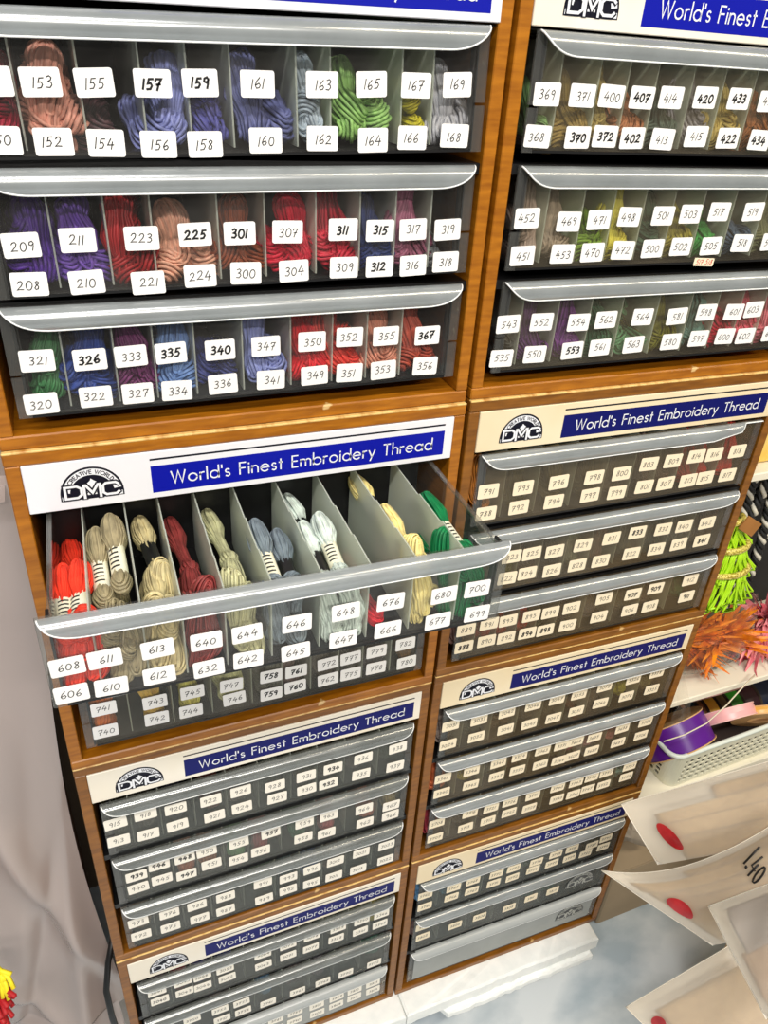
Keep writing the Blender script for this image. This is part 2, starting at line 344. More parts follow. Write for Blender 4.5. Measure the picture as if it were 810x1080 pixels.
LABEL_TEXT = '''
L1d1|151,-159.5,-50 153,-131.6,-49.2 155,-99.9,-48.2 157*,-63.9,-47.1 159*,-33.2,-45.7 161,5.5,-44.7 163,51.5,-43.2 165,88.4,-41.5 167,123.4,-40.8 169,156.9,-39|150,-160.9,-82.5 152,-130.3,-82.9 154,-98.2,-83 156,-64.5,-83.2 158,-33.3,-82.6 160,9.3,-79.4 162,51.3,-77.3 164,90.4,-77.6 166,122.2,-75.4 168,157.6,-73.3
L1d2|209,-159,-53.1 211,-122.8,-50.6 223,-80.2,-50.3 225*,-42.8,-48.5 301*,-10.1,-48.3 307,26.3,-48 311*,70.7,-47.1 315*,101.5,-48.5 317,129.9,-48.2 319,160.8,-48.8|208,-158.6,-79.3 210,-121.2,-79.4 221,-79.2,-81.6 224,-41.4,-78.1 300,-7,-77.4 304,30.7,-77.1 309,71.9,-76 312*,102.3,-76.3 316,132,-76.5 318,161.5,-74.5
L1d3|321,-161.8,-40.9 326*,-125.8,-42.9 333,-96.4,-42.5 335*,-66.7,-42.3 340*,-28.7,-42.7 347,8.2,-42.5 350,46.9,-41.4 352,79.8,-39.9 355,112.6,-41.3 367*,151.7,-43.4|320,-164.4,-74.4 322,-125.5,-72.7 327,-94.6,-73 334,-64.7,-73.6 336,-28,-71.4 341,11.6,-71.5 349,49.3,-71.1 351,80.6,-71.5 353,112,-71.7 356,152.1,-71.4
R1d1|369,-166.5,-42.2 371,-134,-41.9 400,-106.4,-41.3 407*,-76.5,-41.2 414,-47.3,-40.1 420*,-12.1,-38.8 433*,24.4,-38.4 435,58.6,-39.2|368,-169.4,-72 370*,-131.8,-71.9 372*,-105.4,-70.6 402*,-78,-71.2 413,-46.8,-71.3 415,-11.7,-68.5 422*,23.6,-69 434*,59.9,-69.8
R1d2|452,-167.9,-40.7 469,-126,-43.8 471,-95.4,-42.6 498,-63.7,-40.5 501,-27,-40 503,3.7,-38.7 517,36.4,-37 519,77.5,-37.3|451,-167.1,-71.4 453,-126.9,-70.9 470,-95.6,-70.4 472,-63,-69.3 500,-30.2,-68.5 502,1.9,-67.5 505,37.5,-67.7 518,74.4,-65.8 520,111.2,-65.2
R1d3|543,-171.2,-38 552,-136.3,-38 554,-95.7,-40.7 562,-65.4,-39.9 564,-23.2,-39.4 581,18.7,-41 598,54.6,-38.9 601,90.5,-40.4 603,116.3,-39.1|535,-173.2,-70.1 550,-137.9,-68.8 553*,-96.9,-67.8 561,-65.7,-67.1 563,-26.2,-66.9 580,19.4,-66.9 597,53.8,-65.8 600,88.1,-65.7 602,115.7,-67 604,151.3,-66.5
L2d1|608,-167,-45.9 611,-141.7,-45.1 613,-104.9,-45.3 640,-69.7,-46.6 644,-38.9,-46.7 646,0.1,-45.7 648,40,-43.4 676,78.1,-41.9 680,126,-45.2 700,156.8,-45.2|606,-167.9,-72.5 610,-140.5,-73.2 612,-106.1,-71.4 632,-69.4,-74.4 642,-38.8,-73.5 645,-0.8,-75.3 647,38.9,-71.8 666,77.7,-71.1 677,123.4,-72.8 699,160.5,-73.1
L2d3|741,-159.8,-35.5 743,-112.4,-41.8 745,-75.7,-39.9 747,-36.2,-42.5 758*,5.5,-42.3 761*,32.5,-43.3 772,67.8,-42.8 777,93.6,-42.1 779,123.8,-41 782,158.2,-39.5|740,-161.8,-65.6 742,-112.7,-64.6 744,-78.8,-65.1 746,-34.1,-62 759*,5.1,-67.6 760*,31.4,-65.2 762,68.3,-65.8 775,94.5,-65.4 778,124.4,-65.3 780,161.7,-67.7
L3d1|915,-169,-37.2 918,-137.6,-35.8 920,-105.7,-39.8 922,-67,-42.2 926,-32.9,-40.4 928,7.2,-47.8 931,44.9,-45.7 934*,78.4,-45.2 936,116.9,-42.1 938,162.3,-40.3|913,-169.1,-66.6 917,-138,-70 919,-105.9,-68.5 921,-64.4,-70.8 924,-32.6,-69.2 927,9.4,-69.9 930,45.6,-69.8 932*,73.1,-70.3 935,115.4,-70.2 937,161,-73.3
L3d2|939*,-157.9,-43.4 946*,-131.8,-35.8 948*,-102.8,-36.8 950,-77.2,-36.8 955,-38.7,-38.7 957*,0.6,-37.9 959,43.3,-37.9 963,75,-38.4 964,122.7,-45.5 967,160.8,-55.3|940,-158,-66 945,-130.9,-63.3 947*,-103,-68.5 951,-72.9,-63 954,-40.6,-69.8 956,-12.9,-66.8 958,41.9,-66.3 961,72.6,-71.1 962,125.1,-73.7 966,160.8,-74.7
L3d3|973,-165.1,-38.5 976,-128.6,-41.2 986,-95.2,-42.5 988,-59.6,-43.6 991,-11.6,-40.2 993,22,-46.2 996,54,-44 3012,86.4,-43.5 3021,122.8,-42.7 3023,159.5,-44.1|972,-164.5,-66.5 975,-129.6,-69.8 977,-93.6,-71.3 987,-61,-71.8 989,-10.9,-74.8 992,21.5,-72.1 995,53.7,-74 3011,84.9,-75.1 3013,119.9,-77.4 3022,159.9,-76.3
L4d1|3041,-158.5,-33.8 3045,-124.9,-32.6 3046,-99.3,-35.1 3053,-68.3,-37.7 3064,-15.6,-34.3 3072,20.6,-33.3 3078,55.6,-32.7 3325,95,-35.4 3340,131.4,-37.1 3346,162.4,-38.8|3040*,-156.7,-56.6 3043,-124.4,-58.1 3044,-100,-60.3 3052,-66.6,-60.5 3063,-15.6,-61.3 3071,20.5,-60.1 3077,54.1,-61.1 3328,92.5,-60.3 3341,130.1,-63.4 3345,161.3,-63.5
L4d2|3750,-119.8,-41.9 3752,-80.3,-44.2 3755,-49.6,-45.3|3751,-79,-70.3 3756,-48.2,-70.8 3761,-11,-72.9 3765,34.2,-73.1 3768,74,-72.9 3770,110.9,-72.8 3772,157.8,-74.6
L4d3|3781,-0.2,-38.8 3787,30.5,-38.1 3801,65.2,-42.8 3807,97.9,-41.2 3810,128,-41 3813,159.1,-41.1|3782,-0.6,-65 3790,29.3,-62.9 3803,66.3,-66.4 3808,97.7,-63.9 3811,128.1,-61.7 3814,160.3,-62.6
R2d1|791,-166.8,-42.6 793,-125.6,-44.5 796,-82.5,-44 798,-37.9,-44.3 800,-2.2,-44.6 803,32.6,-37.5 809,65.4,-37.8 814,97.3,-36.3 816,123.6,-37.1 818,157.5,-37.3|788,-165.6,-69.5 792,-126.9,-68 794,-84,-67.7 797,-38.1,-66.5 799,-2.4,-68.6 801,34.2,-66.5 807,63.7,-66.4 813,96,-67.4 815,121.1,-67.2 817,154,-68.1
R2d2|823,-124.7,-38.4 825,-99.2,-39 827,-69.1,-41.8 829,-31.6,-40.1 831,6.8,-37.8 833*,42.7,-35.9 838,80.5,-38 840,112,-39 842,147.1,-40.4|822,-125.8,-67.5 824,-100.3,-65.7 826,-67.4,-68.5 828,-33.4,-67.8 830,-0.9,-68.2 832,42.2,-65.8 834,78.8,-66.2 839,112,-65.2 841*,147.6,-66.1
R2d3|889,-168.8,-38.7 891,-139.2,-36.5 893,-114.1,-37.8 895,-82.8,-38.2 899,-56.5,-39.2 902,-27,-38.9 905,19,-34.6 907*,62.7,-37.7 909*,97,-35.8 912,150.7,-33.8|888*,-168.3,-64.3 890,-139,-62.7 892,-112.6,-64.2 894*,-83.8,-64.5 898*,-58.4,-65.8 900,-26.8,-66.2 904,18.3,-63.2 906,64.6,-63.2 908,96.2,-64.3 911*,153.3,-61.2
R3d1|3031,-169.5,-25.8 3033,-129.2,-28.6 3042,-89,-28.2 3046,-50.1,-27.4 3047,-13.7,-27.7 3053,20.9,-28.9 3072,61.4,-26.5 3326,108.6,-26.2 3328,148,-25.5|3024,-169.6,-59.6 3032,-129.2,-59.4 3041,-86.2,-59.7 3045,-49.9,-61.6 3047,-12.5,-62.4 3051,23.3,-60.5 3064,61.9,-57.3 3078,104.8,-57.4 3325,147.8,-56.8
R3d2|3341,-169.6,-30.4 3346,-127.1,-32.2 3348,-86.5,-31.3 3354,-54.1,-29.5 3363,-17,-30.7 3371,13.8,-31.4 3608,37.7,-31.4 3685,68.8,-33.5 3688,116.2,-31.4 3705,157.2,-31.3|3340,-168.4,-59.9 3345,-124.5,-60.8 3347,-85.4,-58.2 3350,-52.7,-57.8 3362,-15.5,-60 3364,15.4,-62.5 3607,38.2,-61.1 3687,70.4,-61.2 3689,116.1,-60.3 3706,156.5,-58.9
R3d3|3708,-168.8,-30.1 3716,-117.2,-29.7 3721,-83.7,-32.8 3726,-53.2,-31.7 3731,-15.2,-32.9 3740,26.6,-31.6 3743,58.9,-33 3746,86.2,-31.5 3750,112.1,-31 3753,154.9,-32.6|3707,-168.1,-61.9 3713,-120.8,-60 3712,-84.8,-59.7 3722,-50.9,-56 3727,-16.3,-60 3733,30.4,-58.5 3741,59.5,-59.2 3747,84.5,-57.3 3752,113.5,-58.5 3755,154.2,-55.8
R4d1|3760,-170.3,-28.3 3765,-122.5,-34.1 3768,-89.6,-33.4 3770,-48.8,-35.5 3773,-18,-35.3 3776,23.4,-39.1 3778,59,-35.5 3781,89.6,-35 3787,129.5,-44.4 3790,155.3,-37.6|3761,-168.4,-58.2 3766,-123.6,-57.5 3767,-88.7,-58.6 3771,-50.4,-58.1 3772,-16.3,-60.2 3774,20.6,-57.6 3777,55.7,-58.1 3779,89.5,-59.2 3782,121,-62 3799,155.3,-59.8
R4d2|3801,-166.5,-19.6|3802,-163.8,-48.3 3804,-107.3,-48.8 3806,-63.3,-49.3 3808,-8.3,-52.8 3811,32,-46.3 3813,74.2,-48.1
'''

# ------------------------------------------------------------------ room shell
FLOOR = noise_mat('grey_marble_tile', (166, 180, 190), (218, 224, 228), 5.0, 0.3, (1, 1.6, 1), 9, 0.40, 0.62, 0.0, 0.5)
fl = MB(); fl.box(-2.2, 2.4, -3.0, 0.9, -0.05, 0.0, FLOOR); kind(fl.build('floor'), 'structure')
WALLM = noise_mat('dim_shop_wall', (120, 104, 88), (138, 120, 100), 2.0, 0.8)
wl = MB(); wl.box(-2.2, 2.4, 0.45, 0.5, 0.0, 2.7, WALLM); kind(wl.build('wall_back'), 'structure')

# ------------------------------------------------------------------ thread colours
CN = {}
def cdef(s):
    for ln in s.strip().split('\n'):
        k, name, r, g, b = [q.strip() for q in ln.split(',')]
        CN[k] = (name, (int(r), int(g), int(b)))
cdef('''150, crimson, 165,30,60
152, salmon pink, 214,150,132
154, dark plum, 84,56,62
156, periwinkle blue, 138,145,205
158, deep violet blue, 84,84,160
160, slate indigo, 100,106,158
162, pale blue grey, 178,192,206
164, light green, 158,204,118
166, mustard yellow, 200,190,48
168, silver grey, 190,190,198
208, deep purple, 76,34,140
210, violet, 112,76,172
221, dark red, 160,28,34
224, peach pink, 232,172,146
300, rust brown, 140,66,34
304, cherry red, 205,22,55
309, rose red, 205,42,66
312, navy, 42,60,120
316, dusty mauve, 150,86,112
318, steel grey, 130,132,136
320, leaf green, 62,124,76
322, royal navy, 46,72,150
327, plum purple, 112,44,100
334, cornflower blue, 112,144,200
336, dark navy, 48,58,124
341, lavender blue, 142,152,212
349, bright red, 222,32,46
351, coral red, 228,66,56
353, peach, 220,146,122
356, brick red, 180,76,58
368, sage green, 142,186,122
370, olive tan, 164,138,76
372, sand yellow, 186,164,100
402, copper orange, 196,128,90
413, charcoal green, 86,100,92
415, mauve grey, 162,156,164
422, golden straw, 204,180,104
434, chestnut brown, 156,92,44
451, taupe pink, 184,162,152
453, pale taupe, 176,158,142
470, lime green, 142,184,58
472, lemon yellow, 226,214,90
500, bottle green, 60,92,74
502, moss green, 164,154,62
505, grass green, 66,168,80
518, slate blue, 84,102,128
520, khaki green, 120,124,90
535, ash grey, 96,96,96
550, dark purple, 92,40,116
553, orchid purple, 122,56,146
561, pine green, 52,98,72
563, seafoam green, 110,166,124
580, olive green, 128,126,34
597, teal grey, 104,144,138
600, cherry pink, 214,36,72
602, rose pink, 234,92,122
604, blush pink, 240,130,150
606, orange red, 255,66,44
610, drab khaki, 160,148,116
612, straw beige, 212,196,148
632, dark russet, 148,62,60
642, light khaki, 196,194,152
645, steel blue grey, 120,132,140
647, pale mint grey, 214,226,218
666, vivid red, 226,30,50
677, butter yellow, 242,222,148
699, emerald green, 14,122,70''')
def thread(rgb):
    return noise_mat('thread_%d_%d_%d' % rgb, tuple(int(c * .86) for c in rgb), tuple(min(255, int(c * 1.08)) for c in rgb), 260, 0.5, (.25, 1, 1), 2, .35, .65, 0, .35)

def skein_mb(mb, m, L, w_, h_, nw, nh, rnd, pinch=(), npt=14, nside=4, M=None, jit=0.12, bend=0.0, twist=0.0, pe=2):
    """closed loops of strand nested side by side: a folded hank of thread"""
    for j in range(nh):
        zj = (j + .5) / nh * 2 - 1
        env = math.sqrt(max(0.08, 1 - zj * zj))
        for i in range(nw):
            wi = w_ * env * (i + .75) / nw
            Lj = L / 2 * (1 - 0.16 * (1 - (i + 1) / nw) - 0.10 * abs(zj)) * rnd.uniform(1 - jit, 1)
            ph = rnd.uniform(-.3, .3); sag = rnd.uniform(-.1, .1)
            pts = []
            for k in range(npt * 2):
                t = 2 * math.pi * k / (npt * 2)
                c, s = math.cos(t), math.sin(t)
                a = Lj * math.copysign(abs(c) ** .55, c); b = wi * math.copysign(abs(s) ** .8, s); zz = h_ * zj * (0.92 + .25 * abs(s)) + h_ * sag * s
                q = 1.0
                for (pa, pd, pw) in pinch: q -= pd * math.exp(-abs((a - pa * L) / (pw * L)) ** pe)
                b = b * q + wi * .25 * ph * math.sin(a / L * 5); zz *= q
                if bend:
                    zz += bend * (1 - (a / (L / 2)) ** 2) * L * .5
                    tw = twist * a / L; b, zz = b * math.cos(tw) - zz * math.sin(tw), b * math.sin(tw) + zz * math.cos(tw)
                p = Vector((a, b, zz)); pts.append(M @ p if M else p)
            mb.tube(pts, w_ / nw * .52, m, nside, closed=True)
rs = random.Random(3)
SK = []
base_thread = thread((128, 128, 128))
for v in range(10):
    b = MB(); skein_mb(b, base_thread, 0.060 + .006 * (v % 3), min(.0108, 1), .0095, 5, 8, rs, ((.0, .35, .16),) if v % 2 else ((-.22, .35, .1), (.2, .3, .1)), 14, 4, None, .2, (-1) ** v * (.12 + .05 * (v % 4)), 1.2 * (v % 3 - 1) + .4)
    SK.append(b.mesh('skein_strands'))
def skein(name, me, rgb, M, label):
    if len(label.split()) > 16: label = label.replace(' thread skein', ' skein').replace(' the opened', ' opened')
    o = link(name, me); o.matrix_world = M
    o.material_slots[0].link = 'OBJECT'; o.material_slots[0].material = thread(rgb)
    tag(o, label, 'thread skein', 'embroidery thread skeins'); return o
def TRS(x, y, z, ax=0, ay=0, az=0, s=(1, 1, 1)):
    """first lay the long axis of a skein (x) along +y, then pitch, roll and yaw"""
    return (Matrix.Translation((x, y, z)) @ Matrix.Rotation(az, 4, 'Z') @ Matrix.Rotation(ax, 4, 'X') @ Matrix.Rotation(ay, 4, 'Y')
            @ Matrix.Rotation(math.pi / 2, 4, 'Z') @ Matrix.Diagonal((*s, 1)))

WORNLIT = noise_mat('worn_lit_edge', (226, 190, 118), (176, 116, 40), 30, .45, (3, 1, 1), 6, .5, .7)  # worn edge, with the light it catches painted in as pale colour
# ------------------------------------------------------------------ thread cabinets
H = 0.3564
TH = -0.017
LABELS = {}
for ln in LABEL_TEXT.strip().split('\n'):
    n_, u_, l_ = ln.split('|')
    LABELS[n_] = [[(a.split(',')[0], float(a.split(',')[1]) / 1000, float(a.split(',')[2]) / 1000) for a in r.split()] for r in (u_, l_)]
DIV = {'L1d1': [-147, -109, -71, -41, -12, 34, 59, 114, 139], 'L1d2': [-139, -103, -72, -25, 10, 50, 86, 116, 147],
       'L1d3': [-144, -108, -79, -48, -10, 30, 66, 97, 129], 'R1d1': [-154, -118, -90, -62, -25, 8, 42, 76, 105, 140], 'L2d1': [-147, -113, -85, -54, -19, 20, 60, 98, 140]}
def dividers(key):
    if key in DIV: return [d / 1000 for d in DIV[key]]
    if key not in LABELS: return [-.13, -.09, -.05, -.01, .03, .07, .11, .145]
    lo = LABELS[key][1]; us = [q[1] for q in lo]
    out = [(a + b) / 2 for a, b in zip(us, us[1:])]
    while out and out[-1] < .125 and us[-1] < .14: out.append(out[-1] + .036)
    return [d for d in out if abs(d) < .165]

def add_label(parent, txt, u, v, paper, rnd, wd=.0236, ht=.0164):
    bold = txt.endswith('*'); t = txt.rstrip('*')
    mb = MB(); rr = round_rect(wd, ht, .0016)
    mb.poly(rr, -.0004, paper, .0004)
    four = len(t) > 3
    hh = .0054 if four else .0063
    for rep in range(1):
        hand_number(mb, t, rnd.uniform(-.001, .001) + rep * .0005, rnd.uniform(-.0006, .0006), hh, (.0010 if four else .0014) if bold else .00068, INK, -.0005 - .00005 * rep, rnd)
    o = mb.build('label', parent, (u, -.0013, v), (0, rnd.uniform(-.035, .035), 0))
    return o

def pull_mesh(hw, mat_, broken=False):
    mb = MB(); n = 12; xs = []
    for i in range(13): xs.append(-hw + .034 * (1 - math.cos(i / 12 * math.pi / 2)))
    xs += [-hw + .034 + (2 * hw - .068) * i / 8 for i in range(1, 8)]
    xs += [-x for x in xs[:13][::-1]]
    def tmax(x):
        e = hw - abs(x)
        if broken and x > 0:
            if e < .026: return .12
            if e < .048: return .12 + .88 * math.sin((e - .026) / .022 * math.pi / 2)
            return 1.0
        q = min(1, e / .034)
        return max(.05, math.sqrt(max(0, 1 - (1 - q) ** 2)))
    def prof(t):
        a = t * 2.2
        return -.0092 * math.sin(a), -.0155 * (1 - math.cos(a)) / (1 - math.cos(2.2))
    outer = []; inner = []
    for x in xs:
        tm = tmax(x); ro = []; ri = []
        for k in range(n + 1):
            y, z = prof(tm * k / n); ro.append((x, y, z)); ri.append((x, y + .0013 * math.sin(tm * k / n * 2.2) , z + .0013 * math.cos(tm * k / n * 2.2) * (-1)))
        outer.append(ro); inner.append(ri)
    vs = [p for r in outer for p in r] + [p for r in inner for p in r]
    K = n + 1; off = len(xs) * K; fs = []; ed = []
    for i in range(len(xs) - 1):
        for k in range(n):
            a = i * K + k; fs.append((a, a + K, a + K + 1, a + 1)); fs.append((off + a, off + a + 1, off + a + K + 1, off + a + K))
    mb.add(vs, fs, mat_, True)
    edge = [outer[0][0]] + [r[-1] for r in outer] + [outer[-1][0]]
    mb.tube([(x, y + .0004, z - .0004) for x, y, z in [r[-1] for r in outer]], .0008, EDGE, 5)
    return mb.mesh('pull')
PULLS = {}
def pull_for(m, broken=False):
    k = (m.name, broken)
    if k not in PULLS: PULLS[k] = pull_mesh(.180, m, broken)
    return PULLS[k]

def make_drawer(cab, key, zt, style, paper, emblem=None, broken=False, pull=None, net=0.0, roll=0.0):
    rnd = random.Random(key)
    panel_mat = PANEL[style]
    t = MB()
    t.box(-.172, .172, .0015, .172, -.0835, -.0805, BLACK)
    t.box(-.172, .172, .170, .172, -.0805, -.006, BLACK)
    for s in (-1, 1):
        x0, x1 = sorted((s * .1705, s * .172))
        t.box(x0, x1, .0015, .170, -.0805, -.004, SIDE)
        x0, x1 = sorted((s * .1695, s * .1735))
        t.box(x0, x1, .0015, .170, -.0042, -.0022, FLANGE)
    d = t.build('drawer', cab, (0, 0, zt - roll * .18), (0, -roll, 0))
    f = MB()
    f.box(-.172, .172, -.0010, .0014, -.082, 0, panel_mat)
    for s in (-1, 1):
        for z0, z1 in ((-.084, -.052), (-.050, 0)):
            x0, x1 = sorted((s * .1722, s * .1815)); f.box(x0, x1, -.0010, .0014, z0, z1, FLANGE)
        x0, x1 = sorted((s * .1722, s * .1745)); f.box(x0, x1, .0014, .010, -.084, -.001, BLACK)
    f.box(-.172, .172, -.0012, .0014, -.084, -.0822, BLACK)
    f.build('front_panel', d)
    link('pull', pull_for(pull or PULL, broken), d, (0, -.001, 0))
    for x in dividers(key):
        g = MB()
        prof = [(.003, -.079), (.003, -.003), (.045, -.003), (.048, -.0055), (.095, -.0055), (.098, -.008), (.165, -.008), (.165, -.079)]
        k = len(prof); vs = [(x - .0006, a, b) for a, b in prof] + [(x + .0006, a, b) for a, b in prof]
        g.add(vs, [tuple(range(k)), tuple(range(k, 2 * k))[::-1]] + [(i, (i + 1) % k, k + (i + 1) % k, k + i) for i in range(k)], FROST)
        g.build('divider', d)
    for row in LABELS.get(key, ()):
        for txt, u, v in row: add_label(d, txt, u, v - net - roll * (u - .18), paper, rnd)
    if emblem:
        e = MB(); build_emblem(e, emblem, -.062, .056, .034, -.0014, GREYE, FROSTINK); e.build('emblem', d)
    return d

GREYE = mat('pale_moulded_emblem', (172, 174, 168), 0.4)
FROSTINK = mat('grey_moulded_emblem', (70, 72, 74), 0.4)
def build_emblem(mb, cx, cz, W_, H_, y, light, dark):
    """half-round shop emblem: dark dome, light ring with small capitals, horse head, three wide letters"""
    r = W_ / 2; cy = cz + H_ - r * 1.0
    e = -.00012
    def dome(rr, base): return [(cx - rr, base)] + [(a, b) for a, b in arc(cx, cy, rr, 180, 0, 24)] + [(cx + rr, base)]
    mb.poly(dome(r, cz), y, dark)
    ro, ri = r * .93, r * .70
    ring = arc(cx, cy, ro, 172, 8, 24) + arc(cx, cy, ri, 8, 172, 24)
    vs = [(a, y + e, b) for a, b in ring]; k = 25
    mb.add(vs, [(i, i + 1, 2 * k - 2 - i, 2 * k - 1 - i) for i in range(k - 1)], light)
    txt = 'CREATIVE WORLD'; lay, tot = sans_layout(txt, .26); rm = ri + (ro - ri) * .22; hh = (ro - ri) * .56
    for ch, x, w_, st in lay:
        for p in st:
            q = []
            for a, b in p:
                an = math.radians(147 - 114 * (x + a) / tot); rr = rm + b * hh
                q.append((cx + rr * math.cos(an), cy + rr * math.sin(an)))
            mb.stroke(q, r * .028, dark, y + 2 * e)
    hs = r * .62                                   # horse head
    horse = [(-.35, -.1), (-.42, .25), (-.3, .62), (-.05, .85), (.0, 1.0), (.12, .86), (.3, .72), (.42, .45), (.62, .12), (.55, -.04), (.36, .02), (.2, .16), (.22, -.1)]
    mb.poly([(cx + a * hs, cy + .02 * r + b * hs * .9) for a, b in horse][::-1], y + 2 * e, light)
    for k_ in range(4):
        a = -.3 + k_ * .13
        mb.stroke([(cx + a * hs, cy + (.05 + .12 * k_) * hs), (cx + (a + .25) * hs, cy + (.28 + .1 * k_) * hs)], r * .03, dark, y + 3 * e)
    lh = H_ * .36; z0 = cz + H_ * .08; lw = W_ * .84 / 3 - W_ * .03
    def L(ch, i):
        x0 = cx - W_ * .42 + i * (lw + W_ * .045); w2 = lh * .2
        G = {'D': ([(0, 0), (0, 1), (.75, 1), (1, .78), (1, .22), (.75, 0)], True), 'M': ([(0, -.12), (0, 1), (.12, 1), (.5, .3), (.88, 1), (1, 1), (1, -.12)], False), 'C': ([(1, .82), (.82, 1), (.2, 1), (0, .8), (0, .2), (.2, 0), (.82, 0), (1, .18)], False)}
        p, c = G[ch]; q = [(x0 + a * lw, z0 + b * lh) for a, b in p]
        mb.stroke(q, w2 * 2.2, dark, y + 3 * e, c); mb.stroke(q, w2, light, y + 4 * e, c)
    for i, ch in enumerate('DMC'): L(ch, i)
    for s in (-1, 1):
        mb.stroke([(cx + s * r * .93, cy - .02 * r), (cx + s * r * .93, cz + H_ * .05), (cx + s * r * .6, cz + H_ * .05)], r * .05, light, y + 2 * e)

def make_sign(cab, zb, board, blue, roll=0.0):
    s = MB(); s.box(-.1876, .1876, -.0008, .003, zb - .0562, zb - .0128, board, bev=.0006)
    sg = s.build('sign_board', cab)
    if roll: sg.rotation_euler = (0, -roll, 0); sg.location = Vector((.1876, 0, zb)) - Matrix.Rotation(-roll, 4, 'Y') @ Vector((.1876, 0, zb))
    b = MB(); b.poly([(-.0915, zb - .0508), (-.0915, zb - .0257), (.1785, zb - .0257), (.1785, zb - .0508)][::-1], -.00095, blue)
    b.poly([(-.0915, zb - .0205), (-.0915, zb - .0188), (.1785, zb - .0188), (.1785, zb - .0205)][::-1], -.00095, NAVY)
    b.build('blue_band', sg)
    t = MB(); sans_line(t, "World's Finest Embroidery Thread", -.0755, .166, zb - .0437, .0112, .00125, INKW, -.0012)
    t.build('lettering', sg)
    e = MB(); build_emblem(e, -.1385, zb - .0482, .0490, .0290, -.00095, INKW, NAVY); e.build('emblem', sg)
    return sg

def make_cabinet(col, ztop, zbot, y, label, board, blue, style, paper, row, emblems=(None, None, None), broken=-1, pulls=(None, None, None), net=0.0, dz=0.0, rolls=(0, 0, 0)):
    h = ztop - zbot
    if col == 'L': loc = (-.2, y, ZT + zbot); rz = 0
    else: loc = (.00244 + .2 * math.cos(TH) - y * math.sin(TH), .2 * math.sin(TH) + y, ZT + zbot); rz = TH
    c = empty('thread_cabinet', loc, rz, label, 'cabinet', 'wooden thread cabinets')
    b = MB()
    D = .196
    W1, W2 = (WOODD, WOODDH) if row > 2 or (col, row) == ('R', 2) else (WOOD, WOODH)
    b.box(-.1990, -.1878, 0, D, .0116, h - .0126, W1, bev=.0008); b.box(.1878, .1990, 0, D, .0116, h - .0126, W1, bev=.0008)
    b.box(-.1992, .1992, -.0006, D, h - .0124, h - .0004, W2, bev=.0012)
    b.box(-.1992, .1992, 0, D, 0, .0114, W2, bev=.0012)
    if row > 1: b.box(-.1990, .1990, -.0009, .004, h - .0022, h - .0001, WORNLIT, bev=.0006)
    b.box(-.1878, .1878, D - .006, D, .0114, h - .0124, DARKIN)
    b.build('body', c)
    r = MB()
    for k in range(4):
        z1 = h - .0575 - .0935 * k; z0 = z1 - (.0085 if k else .0015)
        z1 += .0005
        if k < 3: r.box(-.1875, .1875, .004 if k else .004, .186, z0 + .0005, z1 - .0005, BLACK)
    r.build('drawer_runner', c)
    make_sign(c, h, board, blue, rolls[0] * .7)
    ds = []
    for k in range(3):
        key = '%s%dd%d' % (col, row, k + 1)
        if key == 'L2d2': LABELS.setdefault(key, [[], []])
        ds.append(make_drawer(c, key, h - .058 - .0935 * k + net - dz, style[k] if isinstance(style, (list, tuple)) else style, paper, emblems[k], broken == k, pulls[k], net, rolls[k]))
    return c, ds
CAB = {}
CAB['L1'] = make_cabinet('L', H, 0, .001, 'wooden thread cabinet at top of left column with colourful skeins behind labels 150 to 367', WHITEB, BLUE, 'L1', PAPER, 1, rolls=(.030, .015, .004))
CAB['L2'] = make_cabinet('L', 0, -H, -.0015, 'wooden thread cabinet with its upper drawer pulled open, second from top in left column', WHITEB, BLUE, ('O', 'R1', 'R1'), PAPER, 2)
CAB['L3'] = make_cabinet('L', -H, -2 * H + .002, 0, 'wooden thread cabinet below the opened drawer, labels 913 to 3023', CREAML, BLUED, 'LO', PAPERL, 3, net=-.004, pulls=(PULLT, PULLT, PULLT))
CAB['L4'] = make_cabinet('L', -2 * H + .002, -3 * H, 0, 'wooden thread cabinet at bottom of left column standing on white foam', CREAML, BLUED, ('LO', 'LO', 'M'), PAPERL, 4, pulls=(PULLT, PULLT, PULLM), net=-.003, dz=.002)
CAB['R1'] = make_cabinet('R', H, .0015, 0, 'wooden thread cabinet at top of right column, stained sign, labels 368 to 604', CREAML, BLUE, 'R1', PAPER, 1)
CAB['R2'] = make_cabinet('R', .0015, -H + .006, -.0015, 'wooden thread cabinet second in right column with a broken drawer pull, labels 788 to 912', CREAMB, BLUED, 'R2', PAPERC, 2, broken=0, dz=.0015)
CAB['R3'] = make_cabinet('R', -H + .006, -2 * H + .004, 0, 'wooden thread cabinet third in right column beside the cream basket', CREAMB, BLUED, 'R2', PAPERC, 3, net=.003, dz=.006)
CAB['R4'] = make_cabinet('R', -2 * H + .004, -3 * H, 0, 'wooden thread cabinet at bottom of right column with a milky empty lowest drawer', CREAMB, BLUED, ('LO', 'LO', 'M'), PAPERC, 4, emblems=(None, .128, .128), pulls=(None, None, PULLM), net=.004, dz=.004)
# pulled-open drawer
od = CAB['L2'][1][0]
od.location = (-.2059 + .2, -.1374 + .0015, -.0604 + H); od.rotation_euler = (.0197, 0, -.0227)
# small red-penned sticker under the 505 label
rb = MB(); rb.poly(round_rect(.024, .0075, .001), -.0004, PAPERC, .0004); hand_number(rb, '517', -.005, 0, .0045, .0006, REDINK, -.0005, random.Random(1)); hand_number(rb, '518', .006, 0, .0045, .0006, REDINK, -.0005, random.Random(2))
o = rb.build('sticker', CAB['R1'][1][1], (.034, -.0013, -.0825), (0, .05, 0)); o['label'] = 'small sticker written in red pen'

